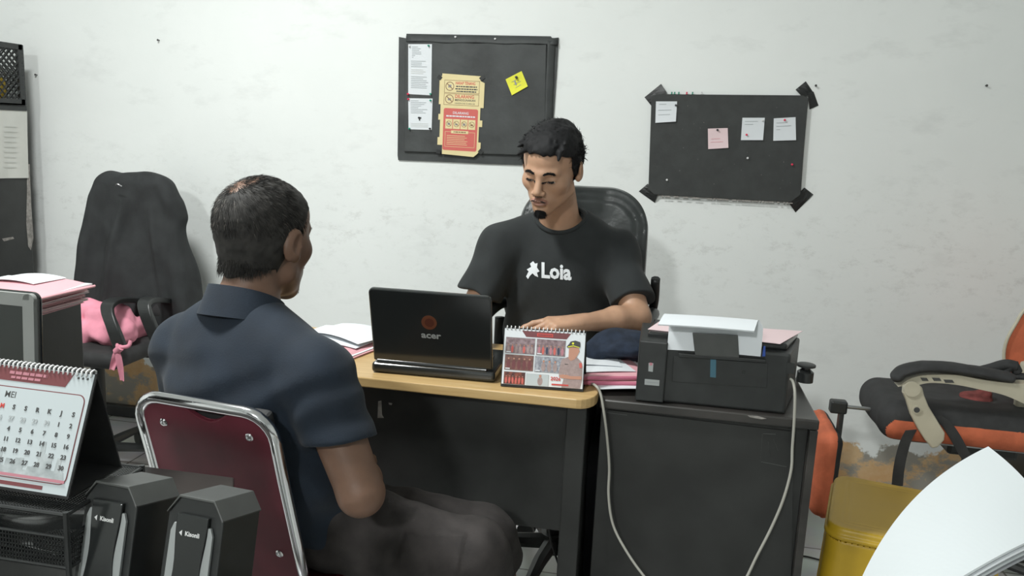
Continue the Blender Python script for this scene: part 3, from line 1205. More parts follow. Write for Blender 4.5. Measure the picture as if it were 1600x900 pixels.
def casters_(parent, lst, m='black'):
    for ex, ey, a in lst:
        g = G()
        u = Vector((math.cos(a + 1.0), math.sin(a + 1.0), 0))
        w = Vector((-u.y, u.x, 0))
        c = Vector((ex, ey, .030)) + u * .012
        for s in (-1, 1):
            g.cyl(c + w * (s * .008), c + w * (s * .024), .029, m, 18)
        g.cyl(c - w * .009, c + w * .009, .012, m, 10)
        g.tube([(ex, ey, .08), (ex, ey, .052), (c.x, c.y, .045)], .008, m, 8)
        g.build('caster', parent, smooth=True, auto=35)


CX, CY = -2.06, 2.72
t = thing('swivel_chair', (CX, CY, 0), 'black office swivel chair at the back left, hidden under a draped jacket', 'chair')
o = mesh_sdf('seat', union([(s_box((CX, CY + .01, .485), (.205, .185, .030), .028), 0), (s_ell((CX, CY, .505), (.17, .16, .026)), .02)]),
             (CX - .27, CY - .27, .36), (CX + .27, CY + .27, .54), .008, ['softblack'], t)
R_back = rotm(x=-6)
mesh_sdf('backrest', union([(s_box((CX + .01, CY + .235, .83), (.17, .028, .27), .026, R_back), 0)]), (CX - .25, CY + .1, .5), (CX + .27, CY + .4, 1.16), .01, ['softblack'], t)
g = G()
g.tube(spline([(CX, CY + .05, .41), (CX, CY + .24, .42), (CX, CY + .30, .55), (CX, CY + .29, .75)]), .018, 'black', 8)
g.build('back_support', t, smooth=True)
g = G().cyl((CX, CY, .10), (CX, CY, .41), .024, 'black', 16)
g.build('gas_column', t, smooth=True, auto=40)
g = G()
cs = star_base(g, CX, CY, .26)
g.build('star_base', t, smooth=True, auto=40)
casters_(t, cs)
# armrests: flat loops
for s, pts in ((-1, [at(225, 470, y=2.90), at(190, 469, y=2.72), at(172, 474, y=2.60), at(168, 487, y=2.555), at(178, 515, y=2.53), at(189, 545, y=2.53)]),
               (1, [at(262, 470, y=2.92), at(240, 468, y=2.72), at(228, 471, y=2.61), at(226, 482, y=2.575), at(236, 510, y=2.57), at(250, 540, y=2.59)])):
    sp = spline(pts, 7)
    g = G()
    vs, fs = [], []
    for i, p in enumerate(sp):
        tt = (sp[min(i + 1, len(sp) - 1)] - sp[max(i - 1, 0)]).normalized()
        w = Vector((1, 0, 0))
        nn = tt.cross(w).normalized()
        hw_ = .024
        for a, c in ((-1, -1), (1, -1), (1, 1), (-1, 1)):
            vs.append(p + w * a * hw_ + nn * c * .010)
    for i in range(len(sp) - 1):
        for k in range(4):
            l = (k + 1) % 4
            fs.append([i * 4 + k, i * 4 + l, i * 4 + 4 + l, i * 4 + 4 + k])
    fs += [[3, 2, 1, 0], [len(vs) - 4, len(vs) - 3, len(vs) - 2, len(vs) - 1]]
    g.add(vs, fs, 'black')
    g.build('armrest', t, bevel=.004)

# jacket over the backrest
def jacket(p):
    x, y, z = p[:, 0] - (CX + .01), p[:, 1] - (CY + .235), p[:, 2]
    top = 1.145
    d_ = np.clip((top - z) / .68, 0, 1.2)
    # half width and centre at each height
    hw = .155 + .03 * np.clip(d_ * 6, 0, 1) + .095 * d_ ** 1.1
    cx = .0 + .015 * d_
    th = .055 + .015 * d_
    yc = -.03 * d_ + .02
    q = np.stack([np.abs(x - cx) - hw + .05, np.abs(y - yc) - th + .05, np.maximum(z - (top - .06), .30 - z + .13 + .10 * (x - cx > .12) * -1)], 1)
    d = np.linalg.norm(np.maximum(q, 0), axis=1) + np.minimum(q.max(axis=1), 0) - .05
    # long folds fanning down from the collar
    ang = (x - .01) / (.10 + .35 * d_)
    fold = np.sin(ang * 9 + 1.2 * np.sin(z * 7)) * .015 * np.clip(d_ * 2.2, 0, 1) * (.5 + .5 * np.abs(np.clip(x / .12, -1, 1)))
    fold += .014 * vnoise(p * np.array([9, 9, 4.0])) + .006 * vnoise(p * np.array([26, 20, 12.0]))
    col = .022 * np.exp(-(((x + .02) / .05) ** 2)) * np.exp(-(((z - .93) / .10) ** 2))
    ridge = -.020 * np.exp(-(((x + .02 + .38 * (1.0 - z) * .5) / .022) ** 2)) * np.clip((1.08 - z) * 8, 0, 1)
    ridge += -.016 * np.exp(-(((x - .11 - .12 * (1.0 - z)) / .018) ** 2)) * np.clip((1.05 - z) * 6, 0, 1)
    return d + fold + col + ridge


o = mesh_sdf('draped_jacket', jacket, (CX - .36, CY + .02, .40), (CX + .40, CY + .42, 1.22), .0065, ['jacket'])
tag(o, 'black jacket draped over the back of the swivel chair', 'jacket')
c_ = Vector((CX + .005, CY + .17, 1.085))
tag(G().tube(spline([c_ + Vector((-.012, -.012, .0)), c_ + Vector((0, -.018, .006)), c_ + Vector((.014, -.012, -.002))], 5), .0022, 'steel', 6).build('temp'), 'x', 'y')
o2 = bpy.data.objects['temp']
o2.name = 'hanger_loop'
o2.parent = o
for k in ('label', 'category'):
    del o2[k]

# pink cloth folded on the seat
def pink(p):
    d = s_cone((CX - .17, CY - .08, .548), (CX + .13, CY - .04, .560), .045, .05)(p)
    d = smin(d, s_cone((CX - .17, CY + .00, .615), (CX + .10, CY + .01, .612), .050, .045)(p), .012)
    d = smin(d, s_cone((CX + .02, CY - .03, .625), (CX + .16, CY - .04, .585), .030, .030)(p), .015)
    d = smin(d, s_box((CX - .02, CY + .04, .55), (.17, .10, .04), .03)(p), .02)
    return d + .009 * vnoise(p * 22) + .005 * vnoise(p * 45 + 7) + .006 * np.sin(p[:, 0] * 60 + 9 * p[:, 2] * 6)


o = mesh_sdf('folded_cloth', pink, (CX - .27, CY - .2, .47), (CX + .24, CY + .18, .72), .005, ['pinkcloth'])
tag(o, 'bright pink folded cloth lying on the seat of the black swivel chair', 'cloth')
kn = at(188, 545, y=2.522)
g = G()
g.tube(spline([kn + Vector((-.02, .02, .02)), kn + Vector((0, -.012, .01)), kn + Vector((.03, .0, .012)), kn + Vector((.035, .01, .03))]), .007, 'pinkcloth', 7)
g.tube([kn + Vector((-.008, -.012, -.008)), kn + Vector((.012, -.014, .010))], .013, 'pinkcloth', 8)
for dx, ln_, wd in ((-.022, .075, .011), (.010, .11, .009)):
    g.slab(lambda s, r, dx=dx, ln_=ln_, wd=wd: kn + Vector((dx * r * 1.2 + (s - .5) * 2 * wd * (.7 + .5 * r), -.014 - .006 * math.sin(r * 4 + s * 3), .0 - ln_ * r)), 4, 8, .003, 'pinkcloth')
tag(g.build('tied_ribbon', smooth=True, auto=60), 'pink fabric ribbon knotted around the left armrest of the black swivel chair', 'ribbon')

# ================================================================== black filing cabinet + pink folders + monitor (left)
e_ = at(127, 472, y=2.12)
fx, fz = e_.x, e_.z
t = thing('filing_cabinet', (fx - .25, 1.88, 0), 'black filing cabinet on the left carrying the pile of pink folders', 'cabinet')
G().box((fx - .25, 1.89, fz / 2), (.50, .46, fz), 'blackwood').build('cabinet_body', t, bevel=.004)
for k in range(3):
    zz = fz - .03 - (k + .5) * .245
    dr = G().box((fx - .25, 1.654, zz), (.47, .012, .235), 'blackwood').build('drawer_front', t, bevel=.003)
    G().tube([(fx - .31, 1.648, zz), (fx - .31, 1.630, zz), (fx - .19, 1.630, zz), (fx - .19, 1.648, zz)], .005, 'black', 8).build('drawer_handle', dr)

# card folders, lying with their right ends over the cabinet edge
zc = fz + .0006
names = ['lowest', 'second lowest', 'third from the bottom', 'fourth from the bottom', 'second from the top']
for i, (dx, w, m_, rz, yo) in enumerate(((.004, .25, 'pinkpaper', 2, 0), (.016, .246, 'pinkpale', -2, .004), (.008, .25, 'pinkpaper', 1, .0), (.022, .24, 'pinkpale', 2, .006), (.016, .25, 'pinkpaper', -1, .0))):
    g = G()
    T_ = Matrix.Translation((fx - .11 + dx, 1.99 + yo, zc)) @ Matrix.Rotation(math.radians(rz), 4, 'Z')
    sh = lambda s, r, w=w: Vector(((s - .5) * w, (r - .5) * .24, .0011))
    g.slab(sh, 6, 6, .0011, m_, T_)
    g.slab(lambda s, r: sh(s, r) + Vector((-.004, 0, .0022 + .0008 * math.sin(4 * r))), 6, 6, .0020, 'paper', T_)
    g.slab(lambda s, r: sh(s, r) + Vector((0, 0, .0050 + .0012 * math.sin(s * 3 + i))), 6, 6, .0012, m_, T_)
    g.slab(lambda s, r: Vector(((s - .5) * .25, -.12 - .002 * math.sin(r * 3.1), .0002 + r * .0070)), 6, 4, .0008, m_, T_)
    tag(g.build('paper_folder'), 'pink card folder, %s in the pile on the black filing cabinet' % names[i], 'folder', 'pink folders in the pile on the left')
    zc += .0100
g = G()
T_ = Matrix.Translation((fx - .105, 1.98, zc)) @ Matrix.Rotation(math.radians(-3), 4, 'Z')
ar = lambda s: math.sin(min(1, max(0, s)) * math.pi) ** .6
g.slab(lambda s, r: Vector(((s - .5) * .31, (r - .5) * .27, .0014)), 10, 8, .0012, 'pinkpaper', T_)
g.slab(lambda s, r: Vector(((s - .5) * .29, (r - .45) * .25, .006 + .004 * r)), 10, 8, .0040, 'paper', T_)
g.slab(lambda s, r: Vector(((s - .5) * .31, (r - .5) * .27, .008 + .016 * ar(s) - .006 * r)), 16, 8, .0012, 'pinkpaper', T_)
g.slab(lambda s, r: Vector(((s - .5) * .31, -.135 - .004 * math.sin(r * 3.1), .0004 + r * (.0076 + .016 * ar(s)))), 16, 5, .0010, 'pinkpaper', T_)
g.slab(lambda s, r: Vector((.155 + .003 * math.sin(r * 3.1), (s - .5) * .27, .0004 + r * .0076)), 6, 4, .0010, 'pinkpaper', T_)
tag(g.build('paper_folder'), 'bulging pink card folder topmost in the pile on the black filing cabinet', 'folder', 'pink folders in the pile on the left')
g = G()
g.slab(lambda s, r: Vector((fx - .105 + (s - .5) * .15 - .01, 2.05 + (r - .5) * .13, zc + .012 + .018 * ar(s * .7 + .15) - .004 * r)), 14, 6, .0012, 'paper')
tag(g.build('loose_paper'), 'white sheet lying over the topmost pink folder', 'paper')
for k, (m_, w_, zo) in enumerate((('teal', 'teal card tab', .004), ('paper', 'crumpled white paper edge', .018))):
    g = G()
    c0_ = at(10 - k * 4, 452 - k * 8, y=1.86)
    g.slab(lambda s, r: Vector((c0_.x - .03 + (s - .5) * .07, 1.86 + (r - .5) * .10, fz + zo + .006 * math.sin(s * 4))), 5, 5, .002, m_)
    tag(g.build('loose_card'), '%s sticking out at the left of the pink folder pile' % w_, 'paper')

# monitor with a grey bezel, standing on the near table
my = 1.16
mp_ = lambda u, v: at(u, v, y=my)
tr_, br_ = mp_(56, 460), mp_(48, 566)
mw, mh = .34, .26
Tm = frame(mp_(52, 459) - Vector((mw, 0, mh)) + Vector((0, 0, 0)), (1, -.02, -.0), (0.0, .05, 1))
t = thing('monitor', (tr_.x - mw / 2, my + .05, .72), 'grey framed monitor with a dark screen at the left edge', 'monitor')
g = G()
n = 8
def rrect(w, h, r, z):
    o = []
    for cx, cy, a0 in ((w - r, h - r, 0), (r, h - r, 90), (r, r, 180), (w - r, r, 270)):
        for k in range(n):
            a = math.radians(a0 + k * 90 / (n - 1))
            o.append((cx + r * math.cos(a), cy + r * math.sin(a), z))
    return o
g.prism(rrect(mw, mh, .014, -.014), (0, 0, .010), 'glossblack', Tm)
g.box((mw / 2, mh / 2, -.024), (mw * .6, mh * .6, .022), 'glossblack', Tm)
g.build('monitor_body', t, bevel=.003)
g = G()
bw = .021
g.box((mw / 2, mh - bw / 2 - .002, .0), (mw - .02, bw, .008), 'greyplastic', Tm)
g.box((mw / 2, bw / 2 + .002, .0), (mw - .02, bw, .008), 'greyplastic', Tm)
for xx in (bw / 2 + .002, mw - bw / 2 - .002):
    g.box((xx, mh / 2, .0), (bw, mh - .024, .0082), 'greyplastic', Tm)
for xx, yy in ((.012, .012), (mw - .012, .012), (.012, mh - .012), (mw - .012, mh - .012)):
    g.disc(xx, yy, .0105, 'greyplastic', Tm, -.0041, th=.0081)
g.build('bezel', t)
G().rect(bw, bw, mw - bw, mh - bw, 'screen', Tm, -.002, .003).build('screen', t)
g = G()
g.tube([Tm @ Vector((mw / 2, .06, -.03)), Vector((tr_.x - mw / 2, my + .06, .80)), Vector((tr_.x - mw / 2, my + .06, .735))], [.02, .022, .026], 'glossblack', 14)
g.build('stand_neck', t, smooth=True)
G().lathe([(.10, 0), (.10, .006), (.03, .016), (.026, .02)], 'glossblack', 28, Matrix.Translation((tr_.x - mw / 2, my + .055, .7205))).build('stand_base', t, smooth=True, auto=40)

# ================================================================== near table (below the frame), trays, calendar, speakers
t = thing('front_table', (-.2, .6, 0), 'dark wooden table in the foreground under the speakers and the mesh trays', 'table')
TY0, TY1 = .28, .98
g = G()
g.prism([(-1.45, TY0, .695), (.72, TY0, .695), (.72, TY1, .695), (-.55, TY1, .695), (-.72, 1.30, .695), (-1.45, 1.30, .695)], (0, 0, .025), 'worn')
g.build('tabletop', t, bevel=.003)
for x, y in ((-1.40, .33), (.67, .33), (.67, .93), (-1.40, 1.25), (-.75, 1.2)):
    G().box((x, y, .3475), (.045, .045, .695), 'worn').build('leg', t, bevel=.003)


def make_calendar(name, T, w, h, spread, label, front, mcard='softblack', loops=20, holes=()):
    """T: frame with origin at the lower left front corner, x along the page, y up the page, z out of the page.
    spread: vector from the front foot to the back foot (room axes)"""
    o = T @ Vector((0, 0, 0))
    t = thing(name, tuple(T @ Vector((w / 2, 0, 0))), label, 'calendar')
    g = G()
    top0, top1 = T @ Vector((0, h, 0)), T @ Vector((w, h, 0))
    b0, b1 = T @ Vector((0, 0, 0)), T @ Vector((w, 0, 0))
    f0, f1 = b0 + spread, b1 + spread
    nf = (T.to_3x3() @ Vector((0, 0, 1)))
    g.prism([b0, b1, top1, top0], -nf * .002, mcard)
    s_ = (f1 - f0).cross(top0 - f0).normalized()
    g.prism([f0, f1, top1, top0], s_ * .002, mcard)
    g.prism([b0 + Vector((0, 0, .0)), b1, f1, f0], Vector((0, 0, .0015)), mcard)
    g.build('stand_card', t)
    pg = G()
    front(pg, T, w, h)
    pg.build('page', t)
    g = G()
    for k in range(loops):
        x = w * (.035 + .93 * k / (loops - 1))
        pts = []
        for j in range(9):
            a = math.radians(-60 + j * 37.5)
            r = h * .033
            pts.append(T @ Vector((x + (.0012 if j % 2 else 0), h - .0015 + r * math.sin(a) * 1.0, -.001 + r * .95 * math.cos(a))))
        g.tube(pts, h * .0085, 'pinwhite', 6)
    g.build('wire_binding', t, smooth=True)
    return t


def page_far(g, T, w, h):
    m = .002
    g.rect(m, .006, w - m, h - .003, 'paper', T, .0003, .0012)
    L = .0016

    def R(x0, y0, x1, y1, mm, l=0.0):
        g.rect(x0 * w, (1 - y1) * h, x1 * w, (1 - y0) * h, mm, T, L + l)

    g.prism([(x * w, (1 - y) * h, L) for x, y in ((.22, .045), (.815, .045), (.765, .145), (.275, .145))], (0, 0, .0003), 'maroonprint', T)
    R(.405, .07, .60, .125, 'inkred', .0004)
    smudge(g, T, .42 * w, (1 - .108) * h, .585 * w, (1 - .088) * h, 'maroonprint', L + .0008, 6)
    ph = ((.035, .17, .385, .435, 'photo1'), (.41, .17, .755, .435, 'photo1'), (.035, .46, .38, .715, 'photo2'), (.40, .46, .75, .72, 'photo4'), (.035, .75, .29, .955, 'photo3'), (.31, .765, .575, .955, 'pageblue'))
    for i, (x0, y0, x1, y1, mm) in enumerate(ph):
        R(x0 - .004, y0 - .006, x1 + .004, y1 + .006, 'silver')
        R(x0, y0, x1, y1, mm, .0003)
        W_, H_ = x1 - x0, y1 - y0
        r_ = random.Random(i)
        n = (7, 7, 5, 3, 6, 1)[i]
        hh = (.50, .55, .72, .66, .62, .85)[i]
        for k in range(n):
            cx = x0 + W_ * ((k + .7) / (n + .4)) if n != 3 and n != 1 else x0 + W_ * (.3 + .2 * k if n == 3 else .62)
            bw_ = W_ * (.045 if n > 5 else .065 if n > 3 else .075 if n == 3 else .12)
            yb_ = y1 - H_ * .04
            mt = ((('uniform', 'posterred', 'uniform')[k % 3]) if i == 0 else ('pinkprint', 'posterred', 'navyink')[k % 3] if i == 1 else 'maroonprint' if i == 2 else 'uniform' if i in (3, 5) else 'posterred')
            g.disc(cx * w, (1 - (yb_ - H_ * hh * .45)) * h, bw_ * w, mt, T, L + .0006, sy=H_ * hh * .45 * h / (bw_ * w), n=12)
            g.disc(cx * w, (1 - (yb_ - H_ * (hh * .95 + .03))) * h, bw_ * w * .5, 'skinprint', T, L + .0009, n=10)
            g.disc(cx * w, (1 - (yb_ - H_ * (hh * .95 + .065))) * h, bw_ * w * .5, 'ink', T, L + .0008, sy=.7, n=10)
        if i < 4:
            g.rect((x0 + .01) * w, (1 - y1 + .012) * h, (x0 + .065) * w, (1 - y1 + .03) * h, 'paper', T, L + .0012)
    # officer at the right
    px = lambda pts: [(x * w, (1 - y) * h, L + .0004) for x, y in pts]
    g.prism(px(((.705, .60), (.72, .48), (.79, .44), (.845, .425), (.90, .43), (.955, .50), (.975, .58), (.98, .80), (.96, .955), (.735, .955), (.75, .85), (.77, .72), (.70, .78), (.695, .70))), (0, 0, .0003), 'uniform', T)
    g.prism([p_ for p_ in px(((.80, .46), (.80, .30), (.82, .26), (.915, .26), (.93, .33), (.90, .42), (.875, .47), (.83, .50)))], (0, 0, .0006), 'skinprint', T)
    g.prism([(x, y, z + .0007) for x, y, z in px(((.77, .27), (.80, .215), (.815, .175), (.87, .155), (.93, .175), (.935, .245), (.925, .275), (.84, .265), (.79, .285)))], (0, 0, .0003), 'ink', T)
    g.prism([(x, y, z + .0011) for x, y, z in px(((.785, .262), (.85, .238), (.925, .262), (.925, .274), (.85, .252), (.79, .276)))], (0, 0, .0002), 'yellow', T)
    g.disc(.845 * w, (1 - .205) * h, .014 * w, 'yellow', T, L + .0012, n=10)
    g.prism([(x, y, z + .0006) for x, y, z in px(((.70, .755), (.74, .735), (.80, .74), (.84, .755), (.97, .745), (.97, .80), (.84, .805), (.78, .80), (.72, .795)))], (0, 0, .0003), 'skinprint', T)
    g.prism([(x, y, z + .0007) for x, y, z in px(((.93, .53), (.965, .52), (.972, .60), (.94, .61)))], (0, 0, .0003), 'posterred', T)
    g.rect(.76 * w, (1 - .565) * h, .80 * w, (1 - .555) * h, 'ink', T, L + .001)
    g.text('2026', .60 * w, (1 - .845) * h, .085 * h, 'inkred', T, L + .0010, bold=.0003)
    R(.615, .90, .82, .925, 'inkred', .0009)


bl, br = at(782, 603, z=.752), at(911, 612, z=.752)
tl = at(791, 509, y=1.93)
up_ = (tl - bl)
up_.x = 0
T = frame(bl, br - bl, Vector((0.01, up_.y * 1.0, up_.z)))
make_calendar('desk_calendar', T, (br - bl).length, up_.length * .98, Vector((.0, .075, 0)),
              'small desk calendar with photos and 2026 on the wooden desk in front of the laptop', page_far)


def page_near(g, T, w, h):
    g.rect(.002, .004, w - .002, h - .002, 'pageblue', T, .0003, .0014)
    L = .0018
    X = lambda px: px * w
    Y = lambda py: (1 - py) * h
    g.prism([(X(x), Y(y), L) for x, y in ((.12, .02), (.84, .02), (.79, .14), (.17, .14))], (0, 0, .0003), 'maroonprint', T)
    smudge(g, T, X(.34), Y(.085), X(.64), Y(.06), 'pinkprint', L + .0005, 7)
    smudge(g, T, X(.36), Y(.12), X(.60), Y(.10), 'pinkprint', L + .0005, 6)
    # rounded frame
    def rr_(x0, y0, x1, y1, r, l, m, th=.0003):
        o = []
        for cx, cy, a0 in ((x1 - r, y1 - r, 0), (x0 + r, y1 - r, 90), (x0 + r, y0 + r, 180), (x1 - r, y0 + r, 270)):
            for k in range(7):
                a = math.radians(a0 + k * 15)
                o.append((cx + r * math.cos(a), cy + r * math.sin(a), l))
        g.prism(o, (0, 0, th), m, T)
    rr_(X(.05), Y(.90), X(.965), Y(.185), .010, L, 'maroonprint')
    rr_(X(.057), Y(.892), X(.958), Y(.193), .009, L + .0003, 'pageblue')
    # faded skyline picture at the foot of the page
    r_ = random.Random(5)
    sky = [(.06, .885)]
    x = .06
    while x < .93:
        hgt = .30 if abs(x - .73) < .02 else .06 + .16 * r_.random()
        sky += [(x, .885 - hgt), (min(x + .03, .95), .885 - hgt)]
        x += .035
    sky += [(.95, .885)]
    g.prism([(X(x), Y(y), L + .0007) for x, y in sky], (0, 0, .0002), 'fadeprint', T)
    g.rect(X(.06), Y(.885), X(.955), Y(.862), 'pinkprint', T, L + .001)
    g.text('MEI', X(.345), Y(.275), .072 * h, 'ink', T, L + .0005, bold=.00015)
    cols = [.335 + k * .092 for k in range(7)]
    cols = [.350 + k * .0925 for k in range(7)]
    for k, s in enumerate('MSSRKJS'):
        g.text(s, X(cols[k]), Y(.365), .052 * h, 'inkred' if k == 0 else 'ink', T, L + .001, 'CENTER', bold=.0003)
    days = [['26', '27', '28', '29', '30', '1', '2']] + [[str(3 + r * 7 + c) for c in range(7)] for r in range(4)]
    for r, row in enumerate(days):
        for k, s in enumerate(row):
            m = 'greyink' if (r == 0 and k < 5) else ('inkred' if k == 0 else 'ink')
            if r == 0 and k < 5:
                m = 'papergrey'
            g.text(s, X(cols[k]), Y(.455 + r * .083), .050 * h, m, T, L + .0011, 'CENTER', bold=.00025)
    g.rect(X(.05), Y(.955), X(.80), Y(.925), 'maroonprint', T, L)
    for k in range(3):
        g.disc(X(.875 + k * .035), Y(.055), .0016, 'ink', T, L, n=10)


bl, br = at(-95, 750, z=.882), at(106, 781, z=.882)
w_ = (br - bl).length
tr = at(146, 583, y=br.y + .062)
up_ = tr - br
T = frame(bl, br - bl, Vector((0, up_.y, up_.z)))
print('near cal', w_, up_.length, bl, br, tr)
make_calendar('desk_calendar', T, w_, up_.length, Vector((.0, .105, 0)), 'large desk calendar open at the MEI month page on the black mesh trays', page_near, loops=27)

# mesh letter trays under the calendar (three tiers, black wire mesh)
t = thing('letter_tray', (br.x - .13, br.y + .06, .72), 'black wire mesh letter tray tower under the near calendar', 'tray')
tx0, tx1 = br.x - .26, br.x + .006
ty0, ty1 = br.y - .012, br.y + .140
for x in (tx0, tx1):
    for y in (ty0, ty1):
        G().tube([(x, y, .7205), (x, y, .872)], .0035, 'black', 8).build('corner_post', t)


def meshpanel(p, u, w, nu, nw, r=.0007):
    g = G()
    p, u, w = Vector(p), Vector(u), Vector(w)
    n_ = u.cross(w).normalized() * r
    for i in range(nu + 1):
        a = p + u * (i / nu)
        d = u.normalized() * r
        g.prism([a - d, a + d, a + d + w, a - d + w], n_, 'black')
    for j in range(nw + 1):
        a = p + w * (j / nw)
        d = w.normalized() * r
        g.prism([a - d, a + d, a + d + u, a - d + u], n_, 'black')
    return g


for k, z in enumerate((.726, .798, .868)):
    g = G()
    for a, b_ in (((tx0, ty0), (tx1, ty0)), ((tx1, ty0), (tx1, ty1)), ((tx1, ty1), (tx0, ty1)), ((tx0, ty1), (tx0, ty0))):
        g.tube([(a[0], a[1], z), (b_[0], b_[1], z)], .0025, 'black', 6)
        if k < 2:
            g.tube([(a[0], a[1], z + .04), (b_[0], b_[1], z + .04)], .002, 'black', 6)
    o = g.build('tray_tier', t)
    meshpanel((tx0, ty0, z), (tx1 - tx0, 0, 0), (0, ty1 - ty0, 0), 62, 42).build('wire_mesh', o)
    if k < 2:
        meshpanel((tx0, ty0, z), (tx1 - tx0, 0, 0), (0, 0, .04), 62, 7).build('wire_mesh', o)
        meshpanel((tx1, ty0, z), (0, ty1 - ty0, 0), (0, 0, .04), 42, 7).build('wire_mesh', o)
# things lying in the trays
g = G()
g.slab(lambda s, r: Vector((tx0 + .02 + s * .22, ty0 + .02 + r * .10, .803 + .012 * math.sin(s * 5) * math.sin(r * 4))), 14, 10, .004, 'glossblack')
tag(g.build('crumpled_bag', smooth=True), 'shiny crumpled black plastic bag inside the middle mesh tray', 'bag')
g = G()
g.slab(lambda s, r: Vector((tx0 + .02 + s * .22, ty0 + .03 + r * .10, .7335 + .003 * math.sin(s * 4))), 6, 6, .003, 'darkgrey')
tag(g.build('document_folder'), 'dark grey folder lying in the lowest mesh tray', 'folder')
# speakers -----------------------------------------------------------
def make_speaker(loc, rz, label):
    t = thing('desktop_speaker', loc, label, 'speaker', rz=rz)
    W, D, Hh = .078, .080, .156
    T = Matrix.Translation(loc) @ Matrix.Rotation(rz, 4, 'Z') @ Matrix.Translation((0, D / 2, 0)) @ Matrix.Rotation(math.radians(-14), 4, 'X') @ Matrix.Translation((0, -D / 2, 0))
    g = G()
    c = .014
    sec = [(-W / 2, 0), (W / 2, 0), (W / 2, Hh - c * 1.5), (W / 2 - c, Hh), (-W / 2 + c, Hh), (-W / 2, Hh - c * 1.5)]
    # body: flared slightly to the base
    pts = [(x * (1.0 if z > Hh * .6 else 1.04), -D / 2, z) for x, z in sec]
    g.prism(pts, (0, D, 0), 'black', T)
    g.build('speaker_body', t, bevel=.002)
    g = G().prism([(-W * .4, -D / 2 + .01, .001), (W * .4, -D / 2 + .01, .001), (W * .4, -D / 2 + .02, .001), (-W * .4, -D / 2 + .02, .001)], T.to_3x3().inverted() @ Vector((0, 0, -.016)), 'black', T)
    g.build('front_foot', t)
    g = G()
    # cap: roof shaped lid
    pts = [(-W / 2 - .001, -D / 2 - .003, Hh - c * 1.5), (-W / 2 - .001, -D / 2 - .003, Hh - c * 1.5 + .002), (-W / 2 + c, -D / 2 - .003, Hh + .003), (W / 2 - c, -D / 2 - .003, Hh + .003), (W / 2 + .001, -D / 2 - .003, Hh - c * 1.5 + .002), (W / 2 + .001, -D / 2 - .003, Hh - c * 1.5), (W / 2 - c - .001, -D / 2 - .003, Hh), (-W / 2 + c + .001, -D / 2 - .003, Hh)]
    g.prism(pts, (0, D + .004, 0), 'darkgrey', T)
    g.build('top_cover', t, bevel=.001)
    g = G()
    # raised centre panel on the front, waisted
    n = 12
    L = []
    Rr = []
    for k in range(n + 1):
        z = .004 + k / n * (Hh - .022)
        u = k / n
        hw = W * (.30 + .035 * math.cos(u * math.pi * 2.0) - .05 * u)
        L.append((-hw, -D / 2 - .001, z))
        Rr.append((hw, -D / 2 - .001, z))
    g.prism(L + Rr[::-1], (0, -.006, 0), 'glossblack', T)
    g.build('front_panel', t, bevel=.0015)
    for s in (-1, 1):
        g = G()
        a, b_ = [], []
        for k in range(n + 1):
            u = k / n
            z = .004 + u * (Hh - .034)
            hw = W * (.30 + .035 * math.cos(u * math.pi * 2.0) - .05 * u)
            a.append((s * hw, -D / 2 - .0008, z))
            ow = W * (.395 - .015 * u) if u < .93 else W * (.33)
            b_.append((s * max(ow, hw + .001), -D / 2 - .0008, z))
        g.prism(a + b_[::-1], (0, -.0045, 0), 'silver', T)
        g.build('silver_trim', t, bevel=.0008)
    g = G()
    Tb = T @ frame(Vector((0, -D / 2 - .0071, 0)), Vector((1, 0, 0)), Vector((0, 0, 1)))
    g.text('Kisonli', .003, Hh - .043, .0075, 'pinwhite', Tb, .0002, 'CENTER', bold=.0002)
    g.prism([(-.0155, Hh - .0405, .0002), (-.0115, Hh - .037, .0002), (-.0115, Hh - .044, .0002)], (0, 0, .0003), 'pinwhite', Tb)
    g.build('logo', t)
    return t


sA = at(180, 762, y=.86)
make_speaker((-.652, .880, .721), math.radians(-6), 'black and silver desktop speaker beside the calendar, left one of the pair')
make_speaker((-.531, .872, .721), math.radians(-6), 'black and silver desktop speaker on the right, in front of the maroon chair')

# ================================================================== wooden desk
DX0, DX1, DY0, DY1 = -1.22, -.118, 1.859, 2.30
t = thing('office_desk', ((DX0 + DX1) / 2, 2.08, 0), 'office desk with a light oak top and a black modesty panel', 'desk')
g = G()
c = .045
pl = [(DX0, DY0), (DX1 - c, DY0)]
for k in range(1, 6):
    a = -math.pi / 2 + k * math.pi / 12
    pl.append((DX1 - c + c * math.cos(a) , DY0 + c * 1.5 + c * 1.5 * math.sin(a)))
pl += [(DX1, DY0 + c * 1.5), (DX1, DY1), (DX0, DY1)]
g.prism([(x, y, .725) for x, y in pl], (0, 0, .025), 'wood')
g.build('desktop', t, bevel=.003)
PYD = 1.905
zb = at(870, 829, y=PYD).z
g = G().box(((DX0 + DX1) / 2 - .012, PYD + .009, (.724 + zb) / 2), (DX1 - DX0 - .114, .018, .724 - zb), 'blackwood')
pn = g.build('modesty_panel', t, bevel=.001)
g = G()
g.prism([at(u, v, y=PYD) for u, v in ((591, 627), (596, 626), (597, 648), (600, 653), (590, 653))], (0, -.0006, 0), 'scuff')
g.prism([at(u, v, y=PYD) for u, v in ((607, 629), (613, 630), (612, 633), (608, 632))], (0, -.0006, 0), 'scuff')
g.prism([at(u, v, y=PYD) for u, v in ((621, 767), (623.5, 767), (623, 770), (621, 770))], (0, -.0006, 0), 'scuff')
g.build('peeled_mark', pn)
for x in (DX0 + .02, DX1 - .045):
    g = G().box((x + .005, 2.07, .3625), (.05, .36, .725), 'blackwood') if x < -1 else G().box((x, 2.07, .3625), (.048, .38, .725), 'blackwood')
    g.build('side_panel', t, bevel=.003)

